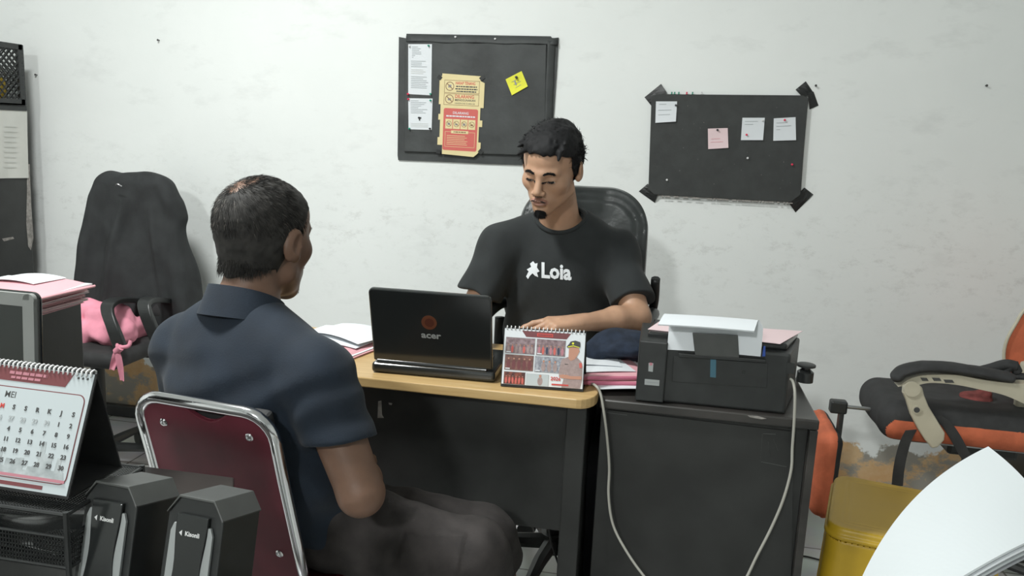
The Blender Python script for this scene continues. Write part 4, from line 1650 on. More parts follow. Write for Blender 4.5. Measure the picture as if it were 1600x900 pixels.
# ------------------------------------------------------------------ laptop
HL, HR = at(585, 561, z=.782), at(767, 577, z=.782)
TL, TR_ = at(559, 449, y=1.865), at(748, 463, y=1.865)
ux = (HR - HL).normalized()
hy = Vector((-ux.y, ux.x, 0))            # away from the camera
base_d = .215
t = thing('laptop', tuple((HL + HR) / 2 + Vector((0, 0, .75 - .782))), 'open black glossy laptop with a round copper badge on the wooden desk', 'laptop')
g = G()
a, b_ = HL.copy(), HR.copy()
a.z = b_.z = .7515
a -= ux * .004
b_ += ux * .012
pts = [a - hy * .012, b_ - hy * .012, b_ + hy * base_d + ux * .004, a + hy * base_d]
g.prism(pts, (0, 0, .026), 'glossblack')
ba = g.build('laptop_base', t, bevel=.008, seg=3)
g = G()
kz = .7785
K0 = HL + hy * .03
K0.z = kz
wk = (HR - HL).length
g.prism([K0 + ux * .015, K0 + ux * (wk - .015), K0 + ux * (wk - .015) + hy * .11, K0 + ux * .015 + hy * .11], (0, 0, .0006), 'black')
rows = 6
for r in range(rows):
    nk = 15
    for k in range(nk):
        o_ = K0 + ux * (.018 + (wk - .036) * k / nk) + hy * (.004 + r * .0175) + Vector((0, 0, .0006))
        g.prism([o_, o_ + ux * ((wk - .036) / nk - .002), o_ + ux * ((wk - .036) / nk - .002) + hy * .0145, o_ + hy * .0145], (0, 0, .0022), 'darkgrey')
g.build('keyboard', t)
o_ = K0 + ux * (wk * .36) + hy * .122
G().prism([o_, o_ + ux * .075, o_ + ux * .075 + hy * .045, o_ + hy * .045], (0, 0, .0006), 'darkgrey').build('touchpad', t)
g = G()
g.cyl(HL + ux * .01 - Vector((0, 0, .004)), HR - ux * .01 - Vector((0, 0, .004)), .0095, 'glossblack', 14)
g.build('hinge', t, smooth=True, auto=40)
# lid
lu = (TL + TR_) / 2 - (HL + HR) / 2
Tl = frame(HL, HR - HL, lu)
lw, lh = wk + .004, lu.length
n_l = Tl.to_3x3() @ Vector((0, 0, 1))    # points to the camera
g = G()
pts = []
r_ = .012
for cx, cy, a0, rr_ in ((lw - r_, lh - r_, 0, r_), (r_, lh - r_, 90, r_), (.004, .004, 180, .004), (lw - .004, .004, 270, .004)):
    for k in range(6):
        a = math.radians(a0 + k * 18)
        pts.append((cx + rr_ * math.cos(a), cy + rr_ * math.sin(a), -.008))
# the picture shows the lid a touch wider at its foot
g.prism(pts, (0, 0, .013), 'glossblack', Tl)
g.build('laptop_lid', t, bevel=.004, seg=3)
lid = bpy.data.objects['laptop_lid']
G().rect(.014, .018, lw - .014, lh - .014, 'screen', Tl, -.0092, .001).build('display', lid)
bx, by = lw * .49, lh * .60
g = G()
g.disc(bx, by, .019, 'logo', Tl, .0051, th=.0007, n=32)
g.disc(bx + .001, by, .0115, 'logo2', Tl, .0059, th=.0006, n=32)
g.build('badge', lid)
g = G()
g.text('acer', bx + .003, by - .043, .024, 'silver', Tl, .0053, 'CENTER', bold=.0007, sx=1.15)
g.build('lettering', lid)
# ------------------------------------------------------------------ papers left of the laptop
def sheet(name, cx, cy, z, w, d, rz, m, label, th=.0008, bend=0.0, cat='paper', group=None, fold=0.0, nu=8, nv=8, bend2=0.0):
    T_ = Matrix.Translation((cx, cy, z)) @ Matrix.Rotation(math.radians(rz), 4, 'Z')
    g = G()
    g.slab(lambda s, r: Vector(((s - .5) * w, (r - .5) * d, th + .0006 + bend * math.sin(s * math.pi) + bend2 * s * s + fold * r * r)), nu, nv, th, m, T_)
    return tag(g.build(name, smooth=False), label, cat, group)


def folder(cx, cy, z, w, d, rz, m, label, group, edge=None, h=.010, inner=.004):
    T_ = Matrix.Translation((cx, cy, z)) @ Matrix.Rotation(math.radians(rz), 4, 'Z')
    g = G()
    e = edge or m
    lo = lambda s, r: Vector(((s - .5) * w, (r - .5) * d, .0016))
    hi = lambda s, r: Vector(((s - .5) * w, (r - .5) * d, h - (h - .0035) * max(0, abs(s - .5) * 2 - .7) / .3 * (1 if s > .5 else .2) + .0008 * math.sin(5 * r)))
    g.slab(lo, 8, 6, .0014, m, T_)
    g.slab(lambda s, r: Vector(((s - .5) * w * .96, (r - .5) * d * .96, .0018 + inner)), 6, 6, inner, 'paper', T_)
    g.slab(hi, 10, 6, .0014, m, T_)
    g.slab(lambda s, r: Vector(((s - .5) * w, -d / 2 - .003 * math.sin(r * math.pi), .0006 + r * (hi(s, 0).z - .0006))), 10, 5, .0012, e, T_)
    return tag(g.build('paper_folder'), label, 'folder', group)


pc = at(548, 536, z=.76)
folder(pc.x - .035, pc.y - .01, .7508, .23, .20, -14, 'pinkpaper', 'pink card folder under white sheets at the left end of the wooden desk', None, 'pinkedge', .014, .006)
sheet('paper_sheet', pc.x - .045, pc.y + .035, .766, .22, .18, -12, 'paper', 'white sheet lying curled on the pink folder left of the laptop', .001, .006)
sheet('paper_sheet', pc.x - .02, pc.y + .045, .7745, .20, .15, -22, 'paper', 'topmost white sheet of the pile left of the laptop', .001, .010)
sheet('pink_slip', pc.x - .03, pc.y + .115, .772, .05, .04, 4, 'pinkpaper', 'small pink slip sticking out behind the white pile left of the laptop', .002, .003)

# ------------------------------------------------------------------ black cabinet (right) and what it carries
KX0, KX1, KY0, KY1, KZ = -.112, .392, 1.925, 2.30, .735
t = thing('storage_cabinet', ((KX0 + KX1) / 2, 2.11, 0), 'low worn black cabinet right of the desk carrying the printer', 'cabinet')
G().box(((KX0 + KX1) / 2, (KY0 + KY1) / 2, KZ - .012), (KX1 - KX0, KY1 - KY0, .024), 'worn').build('top_board', t, bevel=.004)
G().box(((KX0 + KX1) / 2 - .008, (KY0 + KY1) / 2 + .005, (KZ - .024) / 2), (KX1 - KX0 - .022, KY1 - KY0 - .03, KZ - .024), 'blackwood').build('cabinet_body', t, bevel=.002)
yk = KY0 + .0195
g = G()
g.prism([at(u, v, y=yk - .001) for u, v in ((950, 640), (1240, 674), (1236, 900), (950, 900))], (0, -.003, 0), 'blackwood')
g.build('back_panel', t)
g = G()
g.box((KX1 - .010, KY0 + .014, .355), (.018, .028, .71), 'worn')
g.build('edge_post', t, bevel=.002)
g = G()
for (u0, v0, u1, v1, w_) in ((948, 644, 980, 648, 1.2), (1192, 677, 1212, 678, 1), (1189, 721, 1229, 729, 1.0), (1191, 678, 1188, 720, .8), (1200, 690, 1203, 712, .8), (1208, 686, 1216, 704, .7)):
    g.prism([at(u0, v0, y=yk - .0042), at(u1, v1, y=yk - .0042), at(u1, v1 + w_, y=yk - .0042), at(u0 + .5, v0 + w_, y=yk - .0042)], (0, -.0004, 0), 'darkgrey')
tag2(g.build('scratch_marks', t))
g = G()
g.prism([at(u, v, y=KY0) for u, v in ((1168, 649), (1184, 650), (1198, 654), (1190, 655), (1172, 652))], (0, -.0006, 0), 'scuff')
g.build('chipped_edge', t)

# pink folders and sheets between calendar and printer
px, py = -.105, 2.10
z = KZ + .0005
z0 = .7512
sheet('paper_sheet', -.075, 2.085, .7515, .16, .24, 18, 'paper', 'lowest white sheet sagging off the desk beside the printer', .0012, .002, bend2=-.0)
folder(-.115, 2.105, .7535, .20, .25, 14, 'pinkpaper', 'lower pink folder between the small calendar and the printer', None, 'pinkedge', .011, .004)
folder(-.120, 2.105, .7675, .19, .25, 20, 'pinkpaper', 'upper pink folder between the small calendar and the printer', None, 'pinkedge', .010, .004)
sheet('paper_sheet', -.150, 2.11, .7790, .15, .23, 24, 'paper', 'white printed sheet on top of the upper pink folder beside the printer', .0012, .002)
sheet('paper_sheet', -.160, 2.14, .7825, .14, .20, 12, 'paper', 'topmost white sheet under the navy cloth bundle', .0012, .002)
nb = at(965, 541, y=2.13)


def navy(p):
    a = at(932, 545, y=2.13)
    b2_ = at(1004, 536, y=2.17)
    d = s_cone(a, b2_, .030, .036)(p)
    d = smin(d, s_ell((nb.x, 2.14, nb.z - .006), (.085, .06, .030))(p), .02)
    d = smin(d, s_ell((nb.x + .02, 2.17, nb.z + .010), (.06, .05, .028))(p), .015)
    return d + .007 * vnoise(p * 28) + .004 * np.sin(p[:, 2] * 90 + 20 * p[:, 0])


o = mesh_sdf('cloth_bundle', navy, (nb.x - .14, 2.03, nb.z - .07), (nb.x + .14, 2.28, nb.z + .08), .004, ['navycloth'])
tag(o, 'dark navy folded cloth bundle on the papers beside the printer', 'cloth')

# printer -----------------------------------------------------------
X0, X1, Y0, Y1, Z0_, Z1_ = -.030, .316, 1.945, 2.135, KZ, .905
ztop = at(1000, 517, y=Y0).z
t = thing('printer', ((X0 + X1) / 2, 2.09, KZ), 'black inkjet printer seen from behind with a paper stack flopping out of its feed', 'printer')
Zt = .886
g = G()
g.prism([(X0 + .03, Y0, Z0_ + .001), (X1, Y0, Z0_ + .001), (X1 + .048, Y1, Z0_ + .001), (X0 + .03, Y1, Z0_ + .001)], (0, 0, Zt - Z0_ - .006), 'black')
g.build('printer_body', t, bevel=.006)
g = G()
tw = at(1042, 560, y=Y0).x - X0
g.box((X0 + tw / 2, (Y0 + Y1) / 2 - .008, (Z0_ + Zt) / 2 + .001), (tw, Y1 - Y0 + .010, Zt - Z0_ - .002), 'black')
g.build('ink_tank_unit', t, bevel=.004)
ob = bpy.data.objects['ink_tank_unit']
ys = Y0 - .0135
g = G()
g.prism([at(u, v, y=ys) for u, v in ((1013.5, 567), (1021, 567.5), (1020, 581), (1013, 580))], (0, -.0005, 0), 'silver')
g.prism([at(u, v, y=ys - .0006) for u, v in ((1015, 566.5), (1019.5, 567), (1019, 571), (1015, 571))], (0, -.0003, 0), 'pinkprint')
g.prism([at(u, v, y=ys) for u, v in ((1007.5, 592), (1030.5, 594), (1030, 603), (1007, 601))], (0, -.0005, 0), 'silver')
g.prism([at(u, v, y=ys - .0006) for u, v in ((1009, 596), (1029, 597.8), (1029, 598.6), (1009, 596.8))], (0, -.0003, 0), 'greyink')
g.build('sticker', ob)
g = G()
g.prism([at(u, v, y=Y0 - .0018) for u, v in ((1110, 560), (1119, 560.5), (1118.5, 590), (1109.5, 589))], (0, -.0008, 0), 'bluetape')
g.build('blue_tape', t)
g = G()
g.prism([(X0 + .018, Y0 + .030, Zt - .005), (X1 - .006, Y0 + .030, Zt - .005), (X1 + .042, Y1 - .002, Zt - .005), (X0 + .030, Y1 - .002, Zt - .005)], (0, 0, .016), 'glossblack')
g.build('scanner_lid', t, bevel=.004)
# socket, seams
g = G()
s_ = at(1162, 581, y=Y0)
g.box((s_.x, Y0 - .0015, s_.z), (.007, .002, .007), 'screen')
g.build('screw_hole', t)
g = G()
s_ = at(1235, 575, y=Y0)
g.box((s_.x, Y0 - .001, s_.z), (.018, .003, .026), 'glossblack')
g.build('rear_socket', t)
g = G()
s0, s1 = at(1050, 552, y=Y0), at(1198, 566, y=Y0)
g.prism([at(u, v, y=Y0) for u, v in ((1052, 556), (1200, 568), (1198, 606), (1050, 596))], (0, -.0015, 0), 'black')
g.build('rear_cover', t, bevel=.001)
# paper support
yS = Y0 - .0110
g = G()
A = [at(u, v, y=yS) for u, v in ((1082, 520), (1153, 524), (1155, 559), (1086, 555))]
g.prism(A, (0, .005, 0), 'darkgrey')
g.prism([at(u, v, y=yS + .001) for u, v in ((1060, 552), (1197, 562), (1196, 567), (1060, 558))], (0, .010, 0), 'black')
g.build('paper_support', t, bevel=.0015)
g = G()
g.prism([at(u, v, y=yS + .001) for u, v in ((1193, 541), (1196, 541), (1196, 557), (1191, 557))], (0, .004, 0), 'blueplastic')
g.build('paper_guide', t)
# paper stack: rises from the slot, folds over toward the camera
PL0, PR0 = at(1045, 546, y=Y0 - .0038), at(1191, 557, y=Y0 - .0038)
prof = [(0.0, .0, 0.0), (.0, .0005, .35), (.0, .006, .75), (.0, .010, .95), (.0, .004, 1.03), (0, -.026, .97), (0, -.054, .86)]
HT = at(1190, 501, y=yS + .02).z - PR0.z


def stk(s, r, off=0.0):
    k = r * (len(prof) - 1)
    i = min(int(k), len(prof) - 2)
    f_ = k - i
    y_ = prof[i][1] * (1 - f_) + prof[i + 1][1] * f_
    z_ = prof[i][2] * (1 - f_) + prof[i + 1][2] * f_
    p = PL0 * (1 - s) + PR0 * s
    zz = p.z + (HT + (s < 9) * .0) * z_
    return Vector((p.x - (.012 * max(0, r - .7) / .3) + .0, p.y + y_, zz))


sp_ = [Vector((0, a_[1], a_[2] * HT)) for a_ in prof]
spp = spline(sp_, 6)
g = G()


def stk2(s, r):
    k = r * (len(spp) - 1)
    i = min(int(k), len(spp) - 2)
    q = spp[i].lerp(spp[i + 1], k - i)
    p = PL0 * (1 - s) + PR0 * s
    return Vector((p.x - .004 - .026 * max(0, r - .35) / .65, p.y + q.y, p.z + q.z + .0015 * math.sin(s * 3.1)))


g.slab(stk2, 12, 40, -.0032, 'paper')
tag(g.build('paper_stack'), 'white paper stack in the printer feed, folded over toward the viewer', 'paper')
# pink sheet on the lid
zl = Zt + .0114
cs_ = [at(u, v, z=zl) for u, v in ((1012, 515), (1219, 538), (1254, 518), (1030, 503))]
g = G()
g.slab(lambda s, r: (cs_[0] * (1 - s) + cs_[1] * s) * (1 - r) + (cs_[3] * (1 - s) + cs_[2] * s) * r + Vector((0, 0, .0014)), 6, 4, .001, 'pinkpale')
tag(g.build('pink_sheet'), 'pale pink sheet lying on the lid of the printer', 'paper')
# black capped bottle behind
bq = at(1262, 577, y=2.26)
T_ = Matrix.Translation((min(bq.x, KX1 - .012), 2.26, KZ))
bz = at(1262, 568, y=2.26).z - KZ
t2 = thing('ink_bottle', (bq.x, 2.26, KZ), 'black bottle with a wide flat cap behind the right end of the printer', 'bottle')
T_ = Matrix.Translation((bq.x - .006, 2.255, KZ))
G().lathe([(.022, 0), (.022, bz * .55), (.012, bz * .72), (.012, bz * .86)], 'glossblack', 20, T_).build('bottle_body', t2, smooth=True, auto=40)
G().lathe([(.022, bz * .84), (.025, bz * .87), (.025, bz * .97), (.022, bz)], 'black', 20, T_).build('bottle_cap', t2, smooth=True, auto=40)

# ------------------------------------------------------------------ cords
def cord(name, pts, r, m, label):
    g = G().tube(spline(pts, 8), r, m, 8)
    return tag(g.build(name, smooth=True), label, 'cable')


yc1 = 1.90
cord('hanging_cable', [at(905, 596, z=.7535), at(922, 599, z=.7535), at(931, 603, y=1.915), at(938, 614, y=1.905), at(943, 640, y=yc1), at(948, 680, y=yc1), at(952, 730, y=yc1), at(951, 775, y=yc1), at(958, 820, y=1.895), at(978, 860, y=1.88), at(1006, 900, y=1.86), at(1050, 950, y=1.84)], .0033, 'cable',
     'pale grey cord hanging from the desk corner down past the black cabinet')
cord('hanging_cable', [at(1235, 592, y=1.94), at(1239, 597, y=1.932), at(1242, 615, y=1.915), at(1241, 655, y=1.912), at(1238, 700, y=1.915), at(1236, 735, y=1.912), at(1224, 780, y=1.905), at(1205, 825, y=1.90), at(1182, 870, y=1.89), at(1166, 903, y=1.88), at(1140, 950, y=1.86)], .0033, 'cable',
     'pale grey cord hanging from the back of the printer')
cord('hanging_cable', [at(845, 690, y=1.925) + Vector((0, 0, .0)), at(853, 760, y=1.925), at(858, 830, y=1.93), at(866, 862, y=1.95), at(876, 895, y=1.99), at(880, 935, y=2.02)], .003, 'blackcable',
     'thin black cord hanging below the desk next to its right side panel')
cord('floor_cable', [at(1244, 868, z=.004), at(1262, 870, z=.004), at(1290, 877, z=.004), at(1325, 884, z=.004), at(1352, 889, z=.004)], .003, 'blackcable',
     'thin black cord lying on the tiles behind the yellow stool')
# small dark rail at the foot of the wall (left)
a_, b_ = at(165, 648, y=WY - .03), at(230, 656, y=WY - .03)
tag(G().box(((a_.x + b_.x) / 2, WY - .022, .028), (b_.x - a_.x + .25, .03, .05), 'black').build('cable_duct', bevel=.003), 'short black duct on the floor along the wall behind the swivel chair', 'duct')

# ================================================================== yellow stool
def stool_sdf():
    c0 = Vector((.452, 2.003, 0))
    th = math.radians(-13.5)
    u = Vector((math.cos(th), math.sin(th), 0))
    w = Vector((-u.y, u.x, 0))
    W, D = .375, .365
    cen = c0 + u * W / 2 + w * D / 2
    return cen, th, W, D


cen, th, SW, SD = stool_sdf()
Rs = rotm(z=math.degrees(th))
cn = np.array([cen.x, cen.y, 0])


def stool(p):
    q = (p - cn) @ Rs
    z = q[:, 2]
    fl = 1 + .20 * (0.45 - z)            # skirt flares to the floor
    hx, hy_ = SW / 2 * fl, SD / 2 * fl
    r = .045
    d2 = np.stack([np.abs(q[:, 0]) - hx + r, np.abs(q[:, 1]) - hy_ + r], 1)
    d = np.linalg.norm(np.maximum(d2, 0), axis=1) + np.minimum(d2.max(axis=1), 0) - r
    out = smax(d, z - .45, .012)
    inn = np.maximum(d + .006, z - .443)
    s = smax(out, -inn, .002)
    # seat recess, rim step, grooves
    rim = np.abs(d + .0) - .004
    s = smax(s, -np.maximum(np.abs(z - .415) - .002, np.abs(d) - .003), .002)
    s = smin(s, np.maximum(np.abs(z - .425) - .006, np.abs(d - .001) - .0045), .004)
    grv = np.minimum(np.maximum(np.abs(d + .030) - .0015, np.abs(z - .45) - .002), np.maximum(np.abs(d + .045) - .0015, np.abs(z - .45) - .002))
    s = smax(s, -grv, .001)
    # arched openings leaving four legs
    for ax in (0, 1):
        o = q[:, ax]
        arch = np.sqrt((o / .110) ** 2 + (np.maximum(z - .20, 0) / .11) ** 2) - 1
        s = smax(s, -arch * .1, .008) if ax == 0 else smax(s, -arch * .1, .008)
    # raised oval line on each side
    for ax in (0, 1):
        o = q[:, ax]
        ov = np.abs(np.sqrt((o / .145) ** 2 + (np.maximum(z - .20, 0) / .165) ** 2) - 1) * .13 - .003
        s = smin(s, np.maximum(ov, np.abs(d - .0005) - .003), .003)
    return smax(s, -z + .001, .001)


o = mesh_sdf('plastic_stool', stool, (cn[0] - .30, cn[1] - .30, -.01), (cn[0] + .30, cn[1] + .30, .47), .0032, ['stool', 'stooltop'],
             matfn=lambda c: ((c[:, 2] > .4485)).astype(int), smooth_it=1)
tag(o, 'yellow plastic stool with arched legs and a dusty top in front of the orange chair', 'stool')

# ================================================================== orange office chair lying back at the right
OX, OY = .95, 2.72
t = thing('recliner_chair', (OX, OY, 0), 'orange and black office chair with beige arms and a footrest, at the right edge', 'chair')
seat = union([(s_box((.985, 2.63, .576), (.315, .165, .060), .055), 0)])


def seatf(p):
    return seat(p) + .003 * vnoise(p * 14)


def seat_mat(c):
    z = c[:, 2]
    side = (z < .588) & (z > .522) & (c[:, 0] > .690 + 14 * (z - .553) ** 2) & (c[:, 1] < 2.55)
    return side.astype(int)


mesh_sdf('seat', seatf, (.58, 2.42, .48), (1.34, 2.98, .70), .005, ['softblack', 'orange'], t, matfn=lambda c: seat_mat(c))
G().box((1.0, 2.70, .503), (.44, .30, .010), 'steel').build('seat_plate', t, bevel=.003)
G().box((1.02, 2.72, .475), (.20, .16, .07), 'black').build('tilt_mechanism', t, bevel=.01)
G().cyl((1.02, 2.72, .10), (1.02, 2.72, .46), .028, 'black', 18).build('gas_column', t, smooth=True, auto=40)
g = G()
cs = star_base(g, 1.02, 2.72, .22, hub=.10, a0=.9)
g.build('star_base', t, smooth=True, auto=40)
casters_(t, cs)
# footrest on two rods
fy0 = 2.56
g = G()
for yy in (2.60,):
    g.cyl((.56, yy, .574), (.80, yy, .572), .006, 'steel', 10)
g.build('footrest_rod', t, smooth=True, auto=40)
g = G()
g.box((.577, 2.60, .572), (.050, .036, .040), 'black')
g.box((.588, 2.60, .42), (.014, .034, .29), 'black')
g.build('footrest_bracket', t, bevel=.006)


def fpad(p):
    d = s_box((.553, 2.66, .365), (.038, .14, .138), .034)(p)
    return d + .012 * ((p[:, 2] - .365) / .2) ** 2 * np.sign(p[:, 0] - .553) * -.5 + .0015 * vnoise(p * 30)


mesh_sdf('footrest_pad', fpad, (.47, 2.48, .19), (.62, 2.85, .60), .005, ['orange', 'softblack'], t, matfn=lambda c: ((c[:, 0] > .567) | (c[:, 0] < .512)).astype(int) * 0 + (c[:, 0] > .572).astype(int))
# armrest: beige slotted arm with black pad
ya = 2.46


def arm_path(s, pts):
    k = s * (len(pts) - 1)
    i = min(int(k), len(pts) - 2)
    return pts[i].lerp(pts[i + 1], k - i)


top = spline([at(u, v, y=ya) for u, v in ((1400, 601), (1420, 588), (1445, 583), (1490, 583), (1530, 590), (1570, 595), (1620, 598))], 8)
bot = spline([at(u, v, y=ya) for u, v in ((1408, 600), (1425, 600), (1450, 595), (1490, 598), (1530, 606), (1570, 616), (1620, 640))], 8)
g = G()
g.slab(lambda s, r: arm_path(s, top).lerp(arm_path(s, bot), r) + Vector((0, -.022, 0)), 40, 3, (0, -.044, 0), 'beige')
g.build('arm', t, bevel=.004)
g = G()
for (u, v, w_) in ((1438, 590, 10), (1456, 590, 12), (1474, 593, 14)):
    g.prism([at(a, b_, y=ya - .0225) for a, b_ in ((u, v), (u + w_, v + .5), (u + w_ + 3, v + 5), (u + 3, v + 5))], (0, -.001, 0), 'ink')
arm_o = bpy.data.objects['arm']
g.build('slot', arm_o)
padc = spline([at(u, v, y=ya) for u, v in ((1400, 588), (1412, 579), (1440, 573), (1480, 574), (1530, 581), (1575, 589))], 6)


def padf(p):
    d = None
    P_ = padc
    for i in range(0, len(P_) - 1):
        e = s_cone(P_[i], P_[i + 1], .015, .015)(np.stack([p[:, 0], ya + (p[:, 1] - ya) * .42, p[:, 2]], 1))
        d = e if d is None else np.minimum(d, e)
    return d + .001 * vnoise(p * 50)


lo_ = np.array([min(p.x for p in padc) - .04, ya - .06, min(p.z for p in padc) - .04])
hi_ = np.array([max(p.x for p in padc) + .04, ya + .06, max(p.z for p in padc) + .04])
mesh_sdf('arm_pad', padf, lo_, hi_, .004, ['softblack'], t)
# link from the arm to the seat
lk = [at(u, v, y=ya - .025) for u, v in ((1409, 600), (1424, 597), (1438, 602), (1441, 615), (1448, 632), (1462, 655), (1473, 673), (1472, 684), (1462, 695), (1453, 697), (1443, 685), (1432, 668), (1420, 645), (1413, 622), (1408, 611))]
g = G().prism(lk, (0, -.022, 0), 'beige')
lo2 = g.build('arm_link', t, bevel=.005, seg=3)
cc = at(1432, 640, y=ya - .048)
g = G()
g.cyl(cc + Vector((0, .006, 0)), cc + Vector((0, -.003, 0)), .012, 'beige', 18)
g.cyl(cc + Vector((0, -.001, 0)), cc + Vector((0, -.004, 0)), .008, 'ink', 14)
g.build('bolt_hole', lo2, smooth=True, auto=40)
g = G()
cd = at(1425, 608, y=ya - .048)
g.cyl(cd + Vector((0, .004, 0)), cd + Vector((0, -.004, 0)), .022, 'beige', 22)
g.build('pivot', lo2, smooth=True, auto=40)
# backrest at the right edge
outl = [(1600, 486), (1588, 505), (1576, 528), (1570, 548), (1570, 572), (1575, 586), (1600, 590), (1660, 592), (1720, 520), (1700, 420), (1640, 440)]
ol = spline([at(u, v, y=2.66) for u, v in outl] + [at(1600, 486, y=2.66)], 6)[:-1]
g = G().prism(ol, (0.17, .34, 0), 'orange')
g.build('backrest', t, bevel=.010, seg=3)
g = G().tube(spline([at(u, v, y=2.655) for u, v in ((1640, 440), (1600, 485), (1588, 504), (1575, 527), (1569, 548), (1569, 572))], 6), .005, 'beige', 8)
g.build('back_rim', t, smooth=True)
g = G().prism([at(u, v, y=2.56) for u, v in ((1592, 606), (1588, 640), (1600, 668), (1660, 668), (1660, 560), (1600, 568))], (0, .03, 0), 'beige')
g.build('back_bracket', t, bevel=.006)
# dark bunched strap and a dusty red cover on the seat
g = G()
for pts, w_ in (([(1520, 583), (1545, 577), (1570, 570), (1588, 573)], .016), ([(1560, 590), (1575, 575), (1584, 572), (1590, 582)], .014), ([(1570, 590), (1590, 588), (1610, 592)], .012)):
    g.tube(spline([at(u, v, y=2.50) for u, v in pts], 6), w_, 'softblack', 8)
tag(g.build('bunched_strap', smooth=True), 'black bunched strap at the rear end of the orange chair armrest', 'strap')


def rag(p):
    c_ = at(1535, 620, y=2.58)
    d = s_ell(c_ + Vector((-.005, .03, -.012)), (.045, .04, .014))(p)
    d = smin(d, s_ell(c_ + Vector((.02, .03, .002)), (.02, .025, .014))(p), .01)
    return d + .005 * vnoise(p * 40)


c_ = at(1535, 620, y=2.58)
o = mesh_sdf('red_cloth', rag, tuple(c_ - Vector((.13, .09, .06))), tuple(c_ + Vector((.15, .09, .06))), .004, ['rag'])
tag(o, 'dusty red crumpled cloth on the seat of the orange chair', 'cloth')
# hanging straps
for pts, lab in ((((1424, 672), (1415, 690), (1408, 715), (1404, 738), (1402, 760)), 'black strap hanging left of the beige armrest link'),
                 (((1462, 650), (1478, 662), (1492, 682), (1505, 706), (1520, 730), (1530, 760)), 'black strap slanting right under the orange seat')):
    P_ = spline([at(u, v, y=2.44) for u, v in pts], 6)
    g = G()
    n_ = len(P_) - 1
    g.slab(lambda s, r: arm_path(s, P_) + Vector(((r - .5) * .030, .0, (r - .5) * .006)), n_, 2, (0, -.002, 0), 'softblack')
    tag(g.build('hanging_strap'), lab, 'strap')
# dark box put in place of the shadow and dark chair underside
q0, q1 = at(1470, 700, y=2.86), at(1640, 860, y=2.86)
t3 = thing('shade_box', ((q0.x + q1.x) / 2, 3.0, 0), 'dark box on the floor standing in for the shade under the orange chair', 'box')
G().box((1.56, 3.03, .20), (.62, .30, .40), 'blackwood').build('box_body', t3, bevel=.01)
G().box((1.56, 3.03, .415), (.64, .32, .03), 'black').build('box_lid', t3, bevel=.006)

# ================================================================== white sheets standing at the lower right
# simpler, smoother: a sheet curling up from the table
TIP = at(1545, 700, y=.60)


def sheetf(s, r, k=0):
    # left curved edge: bezier LB -> TIP
    def bz(a, b_, c_, d_, t):
        return a * (1 - t) ** 3 + b_ * 3 * t * (1 - t) ** 2 + c_ * 3 * t * t * (1 - t) + d_ * t ** 3
    l = bz(at(1340, 925, y=.49), at(1385, 815, y=.52), at(1450, 745, y=.57), TIP, s)
    rr = bz(at(1470, 925, y=.425), at(1545, 880, y=.435), at(1590, 852, y=.45), at(1660, 828, y=.47), s)
    p = l.lerp(rr, r)
    p += Vector((.0, .0, .004 * math.sin(r * math.pi)))
    return p


def chain(s, r):
    # s < 0.35: the part below the picture that stands on the table
    if s < .35:
        u = s / .35
        a = sheetf(0, r)
        base = Vector((a.x + .01, a.y + .02, .7225))
        mid = Vector((a.x - .012, a.y + .005, (a.z + .72) / 2))
        return base * (1 - u) ** 2 + mid * 2 * u * (1 - u) + a * u * u
    return sheetf((s - .35) / .65, r)


g = G()
g.slab(chain, 40, 14, .0012, 'sheaf')
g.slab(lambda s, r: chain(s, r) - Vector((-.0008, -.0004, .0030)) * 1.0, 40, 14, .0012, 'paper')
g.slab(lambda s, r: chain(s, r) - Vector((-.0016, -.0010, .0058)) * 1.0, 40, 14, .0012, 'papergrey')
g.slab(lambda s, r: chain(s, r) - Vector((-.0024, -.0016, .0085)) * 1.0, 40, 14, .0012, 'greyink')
tag(g.build('paper_sheaf'), 'large curling white sheaf of sheets in the right foreground', 'paper')

# ================================================================== maroon stacking chair
CC = Vector((-.7976, 1.3227, 0))
thc, rec, cw, ct = .13, .28, .312, .850
fc = Vector((math.sin(thc), math.cos(thc), 0))
rc = Vector((fc.y, -fc.x, 0))
dn = fc * math.sin(rec) - Vector((0, 0, 1)) * math.cos(rec)
nb_ = rc.cross(dn).normalized()
if nb_.y > 0:
    nb_ = -nb_                            # points at the camera
t = thing('stacking_chair', tuple(CC + fc * .2), 'chrome framed chair with a maroon vinyl back panel, carrying the man in navy', 'chair')
Tc = Matrix.Identity(4)
for i, c_ in enumerate((rc, -dn, nb_)):
    for k in range(3):
        Tc[k][i] = c_[k]
for k in range(3):
    Tc[k][3] = (CC + Vector((0, 0, ct)))[k]
hw, r0 = cw / 2 - .010, .055
path = []
for (x, y) in ((-hw - .004, -.50), (-hw - .003, -.30), (-hw, -.15), (-hw, -r0 - .012)):
    path.append((x, y))
for k in range(7):
    a = math.pi - k * math.pi / 12
    path.append((-hw + r0 + r0 * math.cos(a), -r0 - .010 + r0 * math.sin(a)))
path += [(-path[i][0], path[i][1]) for i in range(len(path) - 1, -1, -1)]
g = G()
g.tube([Tc @ Vector((x, y, 0)) for x, y in path], .0115, 'chrome', 12)
g.build('back_frame', t, smooth=True)
